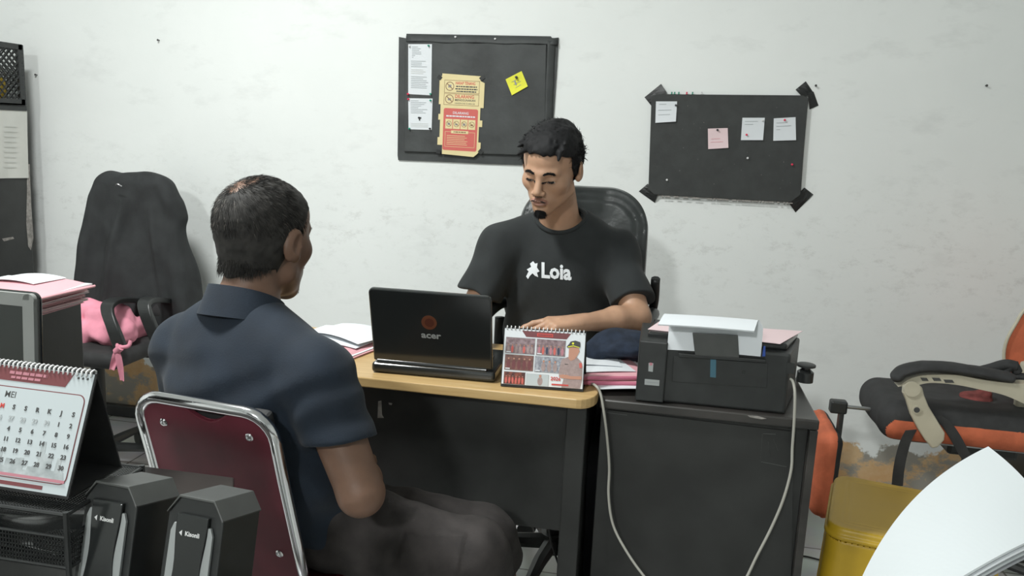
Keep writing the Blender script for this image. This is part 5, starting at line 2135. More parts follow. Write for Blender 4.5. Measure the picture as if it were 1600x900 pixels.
# panel with a scooped top edge
top_e = []
W_ = hw - .006
pts = [(-W_, -.485), (-W_, -.065)]
for k in range(6):
    a = math.pi - k * math.pi / 10
    pts.append((-W_ + .045 + .045 * math.cos(a), -.062 + .045 * math.sin(a)))
for k in range(13):
    s = k / 12
    pts.append((-.055 + .11 * s + .01, -.017 - .026 * math.sin(s * math.pi) ** 1.3))
for k in range(6):
    a = math.pi / 2 - k * math.pi / 10
    pts.append((W_ - .045 + .045 * math.cos(a), -.062 + .045 * math.sin(a)))
pts += [(W_, -.065), (W_, -.485)]
g = G().prism([(x, y, -.006) for x, y in pts], (0, 0, .010), 'maroon', Tc)
pnl = g.build('back_panel', t, bevel=.002)
g = G()
g.box((0, -.20, -.022), (2 * W_ - .02, .36, .026), 'softblack', Tc)
g.build('back_cushion', t, bevel=.010, seg=3)
for x, y, s in ((-.092, -.062, 1), (.095, -.062, 1), (.107, -.335, 1), (-.107, -.335, 1)):
    g = G()
    T_ = Tc @ Matrix.Translation((x, y, .004))
    g.lathe([(.0085, -.001), (.0085, .0015), (.0065, .0035), (.005, .0035), (.004, .001)], 'chrome', 18, T_)
    g.build('bolt', pnl, smooth=True, auto=40)
# seat and legs
sc_ = CC + fc * .30 + Vector((0, 0, .42))
g = G()
Ts = Matrix.Translation(sc_) @ Matrix.Rotation(-thc, 4, 'Z')
g.box((0, 0, .0), (cw + .05, .38, .045), 'maroon', Ts)
g.build('seat', t, bevel=.018, seg=3)
for sx_ in (-1, 1):
    g = G()
    a = Tc @ Vector((sx_ * (hw + .004), -.49, 0))
    p1 = sc_ + rc * sx_ * (cw / 2 + .035) - fc * .02
    p2 = sc_ + rc * sx_ * (cw / 2 + .045) + fc * .19
    p2.z = .012
    g.tube(spline([a, p1 + Vector((0, 0, -.04)), sc_ + rc * sx_ * (cw / 2 + .04) + fc * .12 - Vector((0, 0, .16)), p2], 8), .011, 'chrome', 10)
    g.build('leg', t, smooth=True)
    g = G()
    p3 = sc_ + rc * sx_ * (cw / 2 + .045) - fc * .24
    p3.z = .012
    g.tube(spline([sc_ + rc * sx_ * (cw / 2 + .035) + fc * .14 - Vector((0, 0, .03)), sc_ + rc * sx_ * (cw / 2 + .04) - fc * .03 - Vector((0, 0, .16)), p3], 8), .011, 'chrome', 10)
    g.build('leg', t, smooth=True)

# ================================================================== leather executive chair behind the worker
EX, EY = -.235, 2.60
t = thing('executive_chair', (EX, EY - .1, 0), 'high-backed black leather office chair behind the man in the black t-shirt', 'chair')
Re = rotm(z=6, x=-5)
ec = np.array([-.240, 2.60, .90])


def eback(p):
    q = (p - ec) @ Re
    x, y, z = q[:, 0], q[:, 1], q[:, 2]
    hwid = .202 - .0 * z
    zt_ = .300
    d2 = np.stack([np.abs(x) - hwid + .13, np.abs(z + .05) - .35 + .13], 1)
    o2 = np.linalg.norm(np.maximum(d2, 0), axis=1) + np.minimum(d2.max(axis=1), 0) - .13
    yc = .35 * x * x
    th_ = .034 + .012 * np.clip(-o2 / .05, 0, 1) - .006 * np.clip((-o2 - .035) / .01, 0, 1) * np.clip((.05 + o2) / .01, 0, 1)
    d = smax(o2, np.abs(y + yc) - th_, .035)
    d = smin(d, np.sqrt((o2 + .012) ** 2 + (y + yc + .030) ** 2) - .008, .004)
    return d + .0015 * vnoise(p * 18)


mesh_sdf('backrest', eback, (-.50, 2.42, .46), (.04, 2.76, 1.25), .0055, ['leather'], t)
mesh_sdf('seat', lambda p: s_box((EX, 2.38, .455), (.24, .20, .045), .04)(p), (EX - .29, 2.13, .38), (EX + .29, 2.62, .53), .008, ['leather'], t)
g = G().cyl((EX - .02, 2.40, .10), (EX - .02, 2.40, .42), .024, 'black', 16)
g.build('gas_column', t, smooth=True, auto=40)
g = G()
cs = star_base(g, EX - .02, 2.40, .24, hub=.11, a0=-1.75, tube=.020)
g.build('star_base', t, smooth=True, auto=40)
casters_(t, cs)
for s, xs in ((-1, at(782, 500, y=2.44).x), (1, -.005)):
    g = G()
    g.tube(spline([(xs + s * .0, 2.44, .45), (xs, 2.44, .56), (xs, 2.43, .68), (xs, 2.43, .80)]), .016, 'black', 8)
    g.tube(spline([(xs + .02 * -s, 2.57, .74), (xs, 2.50, .86), (xs, 2.45, .95)]), .014, 'black', 8)
    g.build('arm_post', t, smooth=True)
    g = G()
    g.tube(spline([(xs - .0, 2.50, .835), (xs - .004, 2.42, .845), (xs - .015, 2.33, .838), (xs - .030, 2.27, .815)]), [.015] * 4 + [.022] * 14 + [.020] * 4 + [.014] * 3 if False else .020, 'black', 12)
    g.build('arm_pad', t, smooth=True)

# ================================================================== people
def local(fn, o, R, s=1.0, wx=1.0):
    """evaluate fn in a local frame placed at o, axes = columns of R, scale s"""
    o = np.array(o, float)

    def f(p):
        q = ((p - o) @ R) / s
        q[:, 0] /= wx
        return fn(q) * s * wx ** .5
    return f


def head_sdf(longface=1.0, nose=1.0):
    P_ = [(s_ell((0, -.014, .036), (.0745, .097, .083)), 0),
          (s_ell((0, .030, .050), (.060, .058, .052)), .02),
          (s_ell((0, .028, -.030), (.0585, .060, .080)), .03),
          (s_cone((-.046, .004, -.060), (-.012, .066, -.098), .021, .015), .025),
          (s_cone((.046, .004, -.060), (.012, .066, -.098), .021, .015), .025),
          (s_ell((0, .070, -.101), (.020, .017, .017)), .02),
          (s_ell((.041, .056, -.018), (.020, .022, .020)), .025),
          (s_ell((-.041, .056, -.018), (.020, .022, .020)), .025),
          (s_ell((0, .074, -.064), (.030, .024, .026)), .02),
          (s_cone((.039, .073, .024), (.010, .088, .024), .0085, .0075), .014),
          (s_cone((-.039, .073, .024), (-.010, .088, .024), .0085, .0075), .014),
          (s_ell((.029, .102, .004), (.0150, .014, .0100)), -.012),
          (s_ell((-.029, .102, .004), (.0150, .014, .0100)), -.012),
          (s_ell((.030, .0745, .004), (.0150, .0130, .0120)), .003),
          (s_ell((-.030, .0745, .004), (.0150, .0130, .0120)), .003),
          (s_cone((0, .086, .018), (0, .1085, -.028), .0075, .0115), .014),
          (s_ell((.0125, .101, -.034), (.0075, .0105, .0072)), .006),
          (s_ell((-.0125, .101, -.034), (.0075, .0105, .0072)), .006),
          (s_ell((0, .0985, -.0590), (.022, .0088, .0055)), .004),
          (s_ell((0, .0965, -.0705), (.0185, .0090, .0065)), .004),
          (s_ell((0, .108, -.0645), (.024, .009, .0016)), -.003),
          (s_ell((0, .0945, -.0835), (.016, .007, .005)), -.010)]
    base = union(P_)
    Re_l, Re_r = rotm(z=18, x=0), rotm(z=-18, x=0)

    def ears(p):
        q = p.copy()
        sg = np.sign(q[:, 0])
        q[:, 0] = np.abs(q[:, 0])
        R = rotm(z=-22, x=-12)
        e = s_ell((.078, -.014, .0), (.0085, .0195, .032), R)(q)
        e = smin(e, s_ell((.075, -.004, -.022), (.008, .011, .012), R)(q), .006)
        e = smax(e, -s_ell((.0875, -.008, .004), (.0075, .0115, .019), R)(q), .004)
        return e

    def f(p):
        return smin(base(p), ears(p), .006)
    return f


def lips_region(c, o, R, s):
    q = ((c - np.array(o)) @ R) / s
    return ((q[:, 0] / .024) ** 2 + ((q[:, 2] + (.0645 if s != HS else .0522)) / .0115) ** 2 < 1) & (q[:, 1] > .088)


def to_room(pts, o, R, s=1.0):
    return (np.array(pts, float) * s) @ R.T + np.array(o, float)


def scalp_points(n, rng, keep, off=0.0):
    """random points on the cranium ellipsoid (local), with outward normals"""
    d = rng.normal(size=(n, 3))
    d /= np.linalg.norm(d, axis=1)[:, None]
    r = np.array([.0745, .097, .083]) + off
    c = np.array([0, -.014, .036])
    p = c + d * r
    nn = d / r
    nn /= np.linalg.norm(nn, axis=1)[:, None]
    k = keep(p)
    return p[k], nn[k]


def hand_prims(w, f, n, side, sc=1.0, curl=(25, 30, 35, 40), spread=7, tcurl=20, tout=38, k=.004, bend=(1.0, 1.0, .7)):
    """w wrist, f toward the fingers, n back of the hand, side = +1/-1 so that thumb lies along side*(f x n)"""
    w = np.array(w, float)
    f = np.array(f, float) / np.linalg.norm(f)
    n = np.array(n, float)
    n = n - f * (n @ f)
    n /= np.linalg.norm(n)
    s = np.cross(f, n) * side
    P_ = []
    base = [(.026, .088, .0092), (.008, .092, .0095), (-.011, .088, .0090), (-.028, .080, .0082)]
    lens = [(.042, .025, .020), (.046, .029, .021), (.042, .027, .021), (.033, .020, .018)]
    for i, ((bs, bf, r), L) in enumerate(zip(base, lens)):
        kn = w + (f * bf + s * bs + n * .002) * sc
        P_.append((s_cone(w + (f * .012 + s * bs * .55) * sc, kn, .0145 * sc, (r + .0018) * sc), .012 * sc))
        a = math.radians((1.3 - i) * spread)
        d0 = f * math.cos(a) + s * math.sin(a)
        ang = 0
        p = kn
        rr = r * sc
        for j, l in enumerate(L):
            ang += math.radians(curl[i] * bend[j])
            d = d0 * math.cos(ang) - n * math.sin(ang)
            q = p + d * l * sc
            P_.append((s_cone(p, q, rr, rr * .90), k if j else .005))
            p, rr = q, rr * .90
    # thumb
    p = w + (f * .022 + s * .022 - n * .004) * sc
    ang = math.radians(tout)
    d = f * math.cos(ang) + s * math.sin(ang) - n * .25
    d /= np.linalg.norm(d)
    rr = .0135 * sc
    for j, l in enumerate((.040, .034, .027)):
        q = p + d * l * sc
        P_.append((s_cone(p, q, rr, rr * .84), .010 * sc if j == 0 else .004))
        p, rr = q, rr * .84
        ang -= math.radians(tcurl)
        d = f * math.cos(ang) + s * math.sin(ang) - n * (.25 + .18 * j)
        d /= np.linalg.norm(d)
    # heel of the hand
    P_.append((s_cone(w, w + f * .06 * sc, .021 * sc, .015 * sc), .014 * sc))
    return P_


V3 = lambda *a: np.array(a, float)


def shorten(q):
    """the younger man's lower face is shorter than the general head"""
    q = np.array(q, float)
    q[:, 2] = np.where(q[:, 2] < .03, .03 + (q[:, 2] - .03) * .87, q[:, 2])
    q[:, 0] *= .97
    return q


def unshorten(f):
    def g(q):
        q = q.copy()
        q[:, 2] = np.where(q[:, 2] < .03, .03 + (q[:, 2] - .03) / .87, q[:, 2])
        return f(q) * .93
    return g


# ------------------------------------------------------------------ the man behind the desk
HO = V3(-.305, 2.268, 1.258)
HS = 1.02
HR_ = rotm(z=167, x=-20, y=-4)
neckb = V3(-.285, 2.375, 1.105)
SL, SR = V3(-.122, 2.375, 1.035), V3(-.447, 2.350, 1.030)      # his left (right in the picture), his right
EL, ER = V3(-.046, 2.270, .868), V3(-.512, 2.300, .852)
WL, WR = V3(-.172, 2.160, .868), V3(-.515, 2.13, .815)
pel = V3(-.250, 2.44, .57)
worker = thing('person', (-.26, 2.42, 0), 'person with short black hair in a black t-shirt, seated behind the laptop, looking down', 'person')
hd = local(unshorten(head_sdf()), HO, HR_, HS, .97)
tors = [(s_ell((-.283, 2.395, .97), (.165, .095, .15), rotm(z=-4)), 0), (s_ell((-.27, 2.42, .80), (.145, .098, .18)), .04), (s_ell(pel + V3(0, 0, .0), (.16, .12, .11)), .05),
        (s_cone(SL, SR, .044, .044), .03), (s_cone(neckb + V3(0, .01, -.03), HO + HR_ @ V3(0, -.028, -.045) * HS, .060, .050), .03),
        (s_cone(neckb + V3(.02, .015, -.02), SL + V3(-.03, 0, -.005), .040, .038), .02), (s_cone(neckb + V3(-.02, .015, -.02), SR + V3(.03, 0, -.005), .040, .038), .02)]
arms = [(s_cone(SL, EL, .048, .037), .02), (s_cone(EL, EL * .55 + WL * .45, .036, .035), .015), (s_cone(EL * .55 + WL * .45, WL, .035, .0235), .015),
        (s_cone(SR, ER, .048, .037), .02), (s_cone(ER, ER * .55 + WR * .45, .036, .035), .015), (s_cone(ER * .55 + WR * .45, WR, .035, .0235), .015)]
legs = []
for sx_, kx, ax_ in ((.085, -.14, -.13), (-.085, -.40, -.40)):
    hip, kn_, an_ = pel + V3(sx_, -.02, -.02), V3(kx, 2.11, .50), V3(ax_, 2.20, .09)
    legs += [(s_cone(hip, kn_, .078, .055), .03), (s_cone(kn_, an_, .052, .036), .02), (s_cone(an_ + V3(0, .02, -.035), an_ + V3(0, -.13, -.055), .034, .028), .02)]
handL = hand_prims(WL + V3(-.012, -.004, 0), V3(-.93, -.36, -.08), V3(.05, -.12, 1.0), 1, 1.0, curl=(12, 24, 32, 38), spread=8, tout=30)
handR = hand_prims(WR + V3(0, -.01, 0), V3(.25, -.9, -.15), V3(0, -.1, 1), 1, .98, curl=(22, 25, 28, 30))
body = union(tors + arms + legs)
hL, hR = union(handL), union(handR)


def near_eval(f, c, rad):
    """bounding-ball shortcut so that distant points do not pay for the detail"""
    c = np.array(c, float)

    def g(p):
        d = np.linalg.norm(p - c, axis=1) - rad
        out = d + .02
        m = d < .03
        if m.any():
            out[m] = f(p[m])
        return out
    return g


def full(p):
    d = body(p)
    d = smin(d, near_eval(hd, HO, .17)(p), .016)
    d = smin(d, near_eval(hL, WL + V3(-.08, -.03, 0), .14)(p), .010)
    d = smin(d, near_eval(hR, WR + V3(.02, -.08, 0), .14)(p), .010)
    return d


mesh_sdf('body', full, (-.62, 1.93, .0), (.06, 2.62, 1.42), .0028, ['skin', 'lip'], worker,
         matfn=lambda c: lips_region(c, HO, HR_, HS).astype(int), smooth_it=1)
bodyo = bpy.data.objects['body']

# hair: soft cap plus tufts and strands
def facecut(q, front=.052, h0=.052):
    """> 0 where hair may not grow (face, neck, round the ears)"""
    y, z, x = q[:, 1], q[:, 2], np.abs(q[:, 0])
    hair_line = h0 + .012 * (1 - (x / .06) ** 2) - .55 * np.clip(.060 - y, 0, 1) - .9 * np.clip(.018 - y, 0, .06)
    side = np.where(y > -.005, -.004 - .018 * np.clip((.03 - y) / .03, 0, 1), -.055)
    lim = np.where(y > .030, h0 + .010 - .35 * np.clip(x - .03, 0, 1) - .2 * np.clip(.07 - y, 0, 1), np.where(y > -.012, -.006 + 1.45 * np.clip(y - .008, 0, .04), -.062))
    return lim - z


def hair_cap(thick, amp, frq, h0=.052, crown=0.0):
    cr = s_ell((0, -.014, .036), (.0745 + thick, .097 + thick, .083 + thick))
    cr2 = s_ell((0, .024, .052), (.061 + thick, .064 + thick, .052 + thick))

    def f(q):
        d = smin(cr(q), cr2(q), .02)
        a = np.arctan2(q[:, 0], q[:, 1] + .02)
        w = vnoise(q * frq)
        d = d + amp * w + amp * .5 * vnoise(q * frq * 2.3 + 5)
        d = d + crown * np.clip((q[:, 2] - .06) / .05, 0, 1) * -1
        return smax(d, facecut(q, h0=h0) * .75, .006)
    return f


cap = hair_cap(.0065, .0030, 46, .066, .006)
tufts = []
rg = np.random.default_rng(4)
for k in range(42):
    x = rg.uniform(-.058, .058)
    y = rg.uniform(.0, .074)
    z = .106 - 2.8 * x * x - .55 * max(0, y - .03) ** 1.0 * .9
    L_ = rg.uniform(.018, .034)
    a = rg.normal(0, .5) + .35
    dirv = V3(math.sin(a) * .8, .75, -.25 + .35 * rg.random())
    if y > .06:
        dirv = V3(math.sin(a) * .9, .55, -.55)
    dirv /= np.linalg.norm(dirv)
    p0 = V3(x, y, z)
    tufts.append((s_cone(p0, p0 + dirv * L_, .0085, .0020), .006))
tuf = union(tufts)


def hair1(p):
    q = ((p - HO) @ HR_) / HS
    q[:, 0] /= .96
    d = smin(cap(q), smax(tuf(q), .079 + .003 * np.sin(q[:, 0] * 190) - .30 * np.abs(q[:, 0] - .01) - q[:, 2], .004), .006)
    return d * HS


hairo = mesh_sdf('hair', hair1, HO - .16, HO + .17, .0026, ['hair'], worker, smooth_it=1)
rg = np.random.default_rng(8)
pts, nn = scalp_points(5200, rg, lambda p: (facecut(p, h0=.066) < -.002) & ((p[:, 1] < .03) | (p[:, 2] > .078)), .0045)
dirs = nn * .35 + V3(0, .55, .05) + rg.normal(0, .34, pts.shape) + V3(.22, 0, 0)
dirs -= nn * np.minimum((dirs * nn).sum(1), 0)[:, None]
dirs /= np.linalg.norm(dirs, axis=1)[:, None]
low = pts[:, 2] < .03
dirs[low] = dirs[low] * .5 + V3(0, -.2, -.8)
dirs /= np.linalg.norm(dirs, axis=1)[:, None]
strands('hair_strands', to_room(pts, HO, HR_, HS), dirs @ HR_.T, np.where(low, .009, rg.uniform(.014, .028, len(pts))), .0011, 'hair', hairo,
        bend=-(nn @ HR_.T) * .35)
# eyebrows, lashes, moustache, goatee
def facepts(n, cx, cz, rx, rz, ycurve, rng, m=1):
    a = rng.uniform(0, 2 * math.pi, n)
    r = np.sqrt(rng.uniform(0, 1, n))
    x = cx + rx * r * np.cos(a)
    z = cz + rz * r * np.sin(a)
    return x, z


def project_on(fn, q, it=12, step=.7):
    """walk points onto the surface fn=0 along its gradient (local space)"""
    e = 5e-4
    for _ in range(it):
        d = fn(q)
        gr = np.stack([fn(q + v) - d for v in np.eye(3) * e], 1) / e
        gr /= np.linalg.norm(gr, axis=1)[:, None] + 1e-9
        q = q - gr * (d * step)[:, None]
    return q, gr


hloc = head_sdf()


def tuft_patch(name, xs, zs, y0, flow, ln_, rad, m, parent, O, R, S, seed=0, lift=.25):
    xs = np.array(xs) * 1.0
    q = np.stack([xs, np.full_like(xs, y0), zs], 1)
    q, g_ = project_on(hloc, q)
    rng = np.random.default_rng(seed)
    d = np.broadcast_to(np.array(flow, float), q.shape) if np.ndim(flow) == 1 else flow
    d = d + g_ * lift + rng.normal(0, .22, q.shape)
    d /= np.linalg.norm(d, axis=1)[:, None]
    if O is HO:
        q = shorten(q)
    return strands(name, to_room(q, O, R, S), d @ R.T, ln_, rad, m, parent, bend=None, seg=2)


rg = np.random.default_rng(3)
for sg in (-1, 1):
    t_ = rg.uniform(0, 1, 280)
    xs = sg * (.013 + .034 * t_)
    zs = .0235 + .0085 * np.sin(t_ * 2.4) - .003 * t_ + rg.normal(0, .0019, 280)
    fl = np.stack([sg * np.full(280, .9), np.full(280, 0), .35 - .8 * t_], 1)
    tuft_patch('eyebrow', xs, zs, .10, fl, .0070, .0007, 'hair', worker, HO, HR_, HS, 5, .15)
    # eye: downcast lid line, dark slit
    t_ = np.linspace(0, 1, 40)
    xs = sg * (.0175 + .026 * t_)
    zs = .0005 - .0028 * np.sin(t_ * 3.14) + .001 * t_
    tuft_patch('eyelashes', xs, zs, .10, np.stack([sg * (t_ - .4), np.full(40, .6), np.full(40, -.55)], 1), .0065, .0013, 'hair', worker, HO, HR_, HS, 6, .1)
    c_ = to_room(shorten([(sg * .030, .0790, -.0020)]), HO, HR_, HS)[0]
    mesh_sdf('eye', s_ell(c_, np.array((.0112, .0098, .0042)) * HS, HR_), c_ - .02, c_ + .02, .0011, ['eyewhite', 'ink'], worker,
             matfn=lambda c, c_=c_: (np.linalg.norm(((c - c_) @ HR_)[:, [0]], axis=1) < .0052).astype(int))
n_ = 260
xs = rg.uniform(-.024, .024, n_)
zs = -.0500 - .0012 * np.abs(xs / .02) ** 2 * 4 + rg.normal(0, .0016, n_)
tuft_patch('moustache', xs, zs, .12, np.stack([np.sign(xs) * .5, np.full(n_, .1), np.full(n_, -.8)], 1), .0042, .0004, 'beard', worker, HO, HR_, HS, 7, .2)
n_ = 900
x_, z_ = facepts(n_, 0, -.107, .022, .013, None, rg)
q = np.stack([x_, np.full(n_, .10), z_], 1)
tuft_patch('goatee', x_, z_, .10, (0, -.25, -.9), .014, .0006, 'hair', worker, HO, HR_, HS, 8, .25)

# t-shirt
def tee_f(p):
    d = s_ell((-.283, 2.395, .96), (.187, .118, .175), rotm(z=-4))(p)
    d = smin(d, s_ell((-.268, 2.415, .76), (.178, .125, .21))(p), .05)
    d = smin(d, s_ell((-.255, 2.43, .58), (.185, .145, .12))(p), .05)
    d = smin(d, s_cone(neckb + V3(.035, .012, -.022), SL + V3(.005, 0, -.008), .058, .062)(p), .035)
    d = smin(d, s_cone(neckb + V3(-.035, .012, -.022), SR + V3(-.005, 0, -.008), .058, .062)(p), .035)
    # sleeves: wide, to the elbow, cut at the hem
    for S_, E_, ext in ((SL, EL, .78), (SR, ER, .80)):
        ax = (E_ - S_) / np.linalg.norm(E_ - S_)
        q0 = S_ + V3(0, 0, .0)
        q1 = S_ + (E_ - S_) * 1.25
        sl = s_cone(q0, q1, .060, .071)(p)
        sl = smax(sl, s_plane(S_ + (E_ - S_) * ext, ax)(p), .004)
        d = smin(d, sl, .030)
    # folds
    x, y, z = p[:, 0], p[:, 1], p[:, 2]
    d = d + .008 * vnoise(p * V3(9, 9, 6)) + .0045 * vnoise(p * V3(22, 18, 13) + 3)
    lean = np.abs(x + .283)
    d = d + .0045 * np.sin((z * 42 + lean * 60)) * np.clip((lean - .05) / .08, 0, 1) * np.clip((1.0 - z) / .12, 0, 1) * np.clip((z - .74) / .1, 0, 1)
    # neck opening
    nk = s_ell(neckb + V3(.0, -.035, .048), (.080, .082, .070), rotm(x=28))(p)
    return smax(d, -nk, .003)


tee = mesh_sdf('t_shirt', tee_f, (-.70, 2.18, .47), (.18, 2.62, 1.20), .0042, ['tee'], worker, smooth_it=1)
# ribbed neckline following the opening
ring = []
nc = neckb + V3(.0, -.035, .048)
Rn = rotm(x=28)
for k in range(64):
    a = 2 * math.pi * k / 64
    # search where the rim of the opening meets the cloth: on the ellipsoid, cloth distance = 0
    best = None
    lo2_, hi2_ = -1.2, 1.2
    ts = np.linspace(-1.35, .6, 160)
    qq = np.stack([.080 * np.cos(ts) * math.cos(a), .082 * np.cos(ts) * math.sin(a), .070 * np.sin(ts)], 1) @ Rn.T + nc
    nk_off = 0
    dd = []
    d = s_ell((-.283, 2.395, .96), (.187, .118, .175), rotm(z=-4))(qq)
    d = smin(d, s_cone(neckb + V3(.035, .012, -.022), SL + V3(.005, 0, -.008), .058, .062)(qq), .035)
    d = smin(d, s_cone(neckb + V3(-.035, .012, -.022), SR + V3(-.005, 0, -.008), .058, .062)(qq), .035)
    i = np.argmax(d > 0)
    ring.append(Vector(qq[i] + V3(0, 0, .0)))
sm = [(ring[i - 1] + ring[i] * 2 + ring[(i + 1) % 64]) / 4 for i in range(64)]
sm = [(sm[i - 1] + sm[i] * 2 + sm[(i + 1) % 64]) / 4 for i in range(64)]
g = G().tube(sm, .0065, 'tee', 8, closed=True)
g.build('neckband', tee, smooth=True)
# printed chest lettering, laid on the cloth
def lay_text(s, u0, v0, u1, v1, size, name, parent, m='paper', extra=None):
    g0 = G()
    g0.text(s, 0, 0, 1.0, m, None, 0, bold=.035, depth=.0)
    vs = np.array(g0.v)
    w = vs[:, 0].max()
    h = vs[:, 1].max()
    out = []
    for x, y, z in vs:
        u = u0 + (u1 - u0) * x / w
        v = v0 + (v1 - v0) * x / w - (y / h) * size
        out.append((u, v))
    return g0, out


def ray_to(fn, uv, y0, y1, off=.0015):
    P0 = np.array([at(u, v, y=y0) for u, v in uv])
    P1 = np.array([at(u, v, y=y1) for u, v in uv])
    t = np.zeros(len(uv))
    L = np.linalg.norm(P1 - P0, axis=1)
    D = (P1 - P0) / L[:, None]
    for _ in range(70):
        d = fn(P0 + D * t[:, None])
        t += np.clip(d, -.01, .05) * .8
    return P0 + D * (t - off)[:, None]


def densify(v, f, maxl):
    """split faces so the print can follow the cloth: triangulate + subdivide with bmesh"""
    import bmesh
    me = bpy.data.meshes.new('d')
    me.from_pydata([(a, b, 0) for a, b in v], [], f)
    bm = bmesh.new()
    bm.from_mesh(me)
    bmesh.ops.remove_doubles(bm, verts=bm.verts, dist=1e-5)
    bmesh.ops.triangulate(bm, faces=bm.faces)
    for _ in range(4):
        es = [e for e in bm.edges if e.calc_length() > maxl]
        if not es:
            break
        bmesh.ops.subdivide_edges(bm, edges=es, cuts=1)
        bmesh.ops.triangulate(bm, faces=[q for q in bm.faces if len(q.verts) > 3])
    vs = [(q.co.x, q.co.y) for q in bm.verts]
    bm.verts.index_update()
    fs = [[w.index for w in q.verts] for q in bm.faces]
    bm.free()
    bpy.data.meshes.remove(me)
    return vs, fs


g0, uv = lay_text('Loia', 845, 433, 893, 437, 23.5, 'x', tee)
vs_, fs_ = densify(uv, g0.f, 4.0)
g = G()
g.add([tuple(q) for q in ray_to(tee_f, vs_, 1.9, 2.6)], fs_, 'paper')
fig = [(822, 432), (826, 424), (823, 421), (830, 417), (828, 412), (833, 408), (836, 412), (840, 411), (839, 418), (843, 424), (839, 426), (841, 433), (836, 431), (832, 427), (828, 431), (825, 436)]
vs_, fs_ = densify(fig, [list(range(len(fig)))], 4.0)
g.add([tuple(q) for q in ray_to(tee_f, vs_, 1.9, 2.6)], fs_, 'paper')
g.build('chest_print', tee)
# trousers
mesh_sdf('trousers', lambda p: union([(s_ell(pel, (.175, .14, .105)), 0)] + [(s_cone(pel + V3(sx_, -.02, -.02), V3(kx, 2.11, .50), .088, .070), .03) for sx_, kx in ((.085, -.14), (-.085, -.40))]
         + [(s_cone(V3(kx, 2.11, .50), V3(ax_, 2.20, .12), .068, .058), .02) for kx, ax_ in ((-.14, -.13), (-.40, -.40))])(p) + .004 * vnoise(p * 14),
         (-.52, 1.99, .06), (.0, 2.64, .72), .008, ['trousers'], worker)

# ------------------------------------------------------------------ the visitor, seen from behind
GO = V3(-.778, 1.540, 1.118)
GS = 1.05
GR = rotm(z=-13, x=-3, y=2)
nb2 = V3(-.792, 1.475, .985)
f20, r20 = V3(math.sin(.38), math.cos(.38), 0), V3(math.cos(.38), -math.sin(.38), 0)
S2L, S2R = V3(-.950, 1.525, .885), V3(-.612, 1.415, .888)
E2R, W2R = V3(-.508, 1.375, .684), V3(-.590, 1.590, .645)
E2L, W2L = V3(-.985, 1.620, .670), V3(-.830, 1.720, .630)
pel2 = V3(-.695, 1.565, .545)
H2R, K2R, A2R = V3(-.600, 1.535, .520), V3(-.332, 1.560, .487), V3(-.300, 1.620, .10)
H2L, K2L, A2L = V3(-.690, 1.640, .495), V3(-.345, 1.740, .435), V3(-.285, 1.86, .09)
visitor = thing('person', (-.66, 1.52, 0), 'person with thinning dark hair in a navy polo shirt and grey-brown shorts, seen from behind', 'person')
hd2 = local(head_sdf(), GO, GR, GS)
b2_ = [(s_ell(V3(-.785, 1.475, .83), (.160, .105, .15), rotm(z=-18)), 0), (s_ell(V3(-.740, 1.490, .68), (.145, .11, .15), rotm(z=-18)), .04), (s_ell(pel2, (.145, .11, .09), rotm(z=-20)), .05),
       (s_cone(S2L, S2R, .052, .052), .04), (s_cone(nb2 + V3(.008, 0.01, -.02), GO + GR @ V3(.004, -.036, -.045) * GS, .058, .052), .025),
       (s_cone(nb2, S2L + V3(.03, 0, .02), .05, .048), .03), (s_cone(nb2, S2R + V3(-.03, 0, .02), .05, .048), .03),
       (s_cone(S2R, E2R, .052, .043), .02), (s_cone(E2R, E2R * .6 + W2R * .4, .042, .040), .012), (s_cone(E2R * .6 + W2R * .4, W2R, .040, .027), .015),
       (s_cone(S2L, E2L, .052, .041), .02), (s_cone(E2L, W2L, .040, .027), .012),
       (s_cone(H2R, K2R, .082, .060), .03), (s_cone(K2R + V3(0, 0, .0), A2R, .052, .038), .02), (s_cone(A2R + V3(0, 0, -.03), A2R + V3(.08, .10, -.06), .036, .028), .02),
       (s_cone(H2L, K2L, .082, .060), .03), (s_cone(K2L, A2L, .052, .038), .02), (s_cone(A2L + V3(0, 0, -.03), A2L + V3(.08, .08, -.06), .036, .028), .02),
       (s_ell(K2R * .55 + A2R * .45 + V3(-.012, -.015, .05), (.048, .05, .10)), .03), (s_ell(K2L * .55 + A2L * .45 + V3(-.012, -.015, .05), (.048, .05, .10)), .03)]
body2 = union(b2_)
h2R = union(hand_prims(W2R + V3(.004, .012, 0), V3(-.45, .85, -.28), V3(.1, .1, 1), -1, 1.0, curl=(20, 24, 28, 30)))
h2L = union(hand_prims(W2L + V3(.01, .008, 0), V3(.35, .85, -.15), V3(0, .1, 1), 1, 1.0, curl=(20, 24, 28, 30)))


def full2(p):
    d = body2(p)
    d = smin(d, near_eval(hd2, GO, .17)(p), .016)
    d = smin(d, near_eval(h2R, W2R + V3(.02, .08, -.02), .14)(p), .010)
    d = smin(d, near_eval(h2L, W2L + V3(.08, .05, -.02), .14)(p), .010)
    return d


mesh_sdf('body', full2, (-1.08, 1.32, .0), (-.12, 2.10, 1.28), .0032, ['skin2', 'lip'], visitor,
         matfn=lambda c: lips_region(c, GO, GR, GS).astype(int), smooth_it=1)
# hair: close cropped, thin on the crown, going grey
def bald(q):
    return np.sqrt(((q[:, 0] + .012) / .034) ** 2 + ((q[:, 1] + .052) / .040) ** 2) * np.where(q[:, 2] > .06, 1, 9)


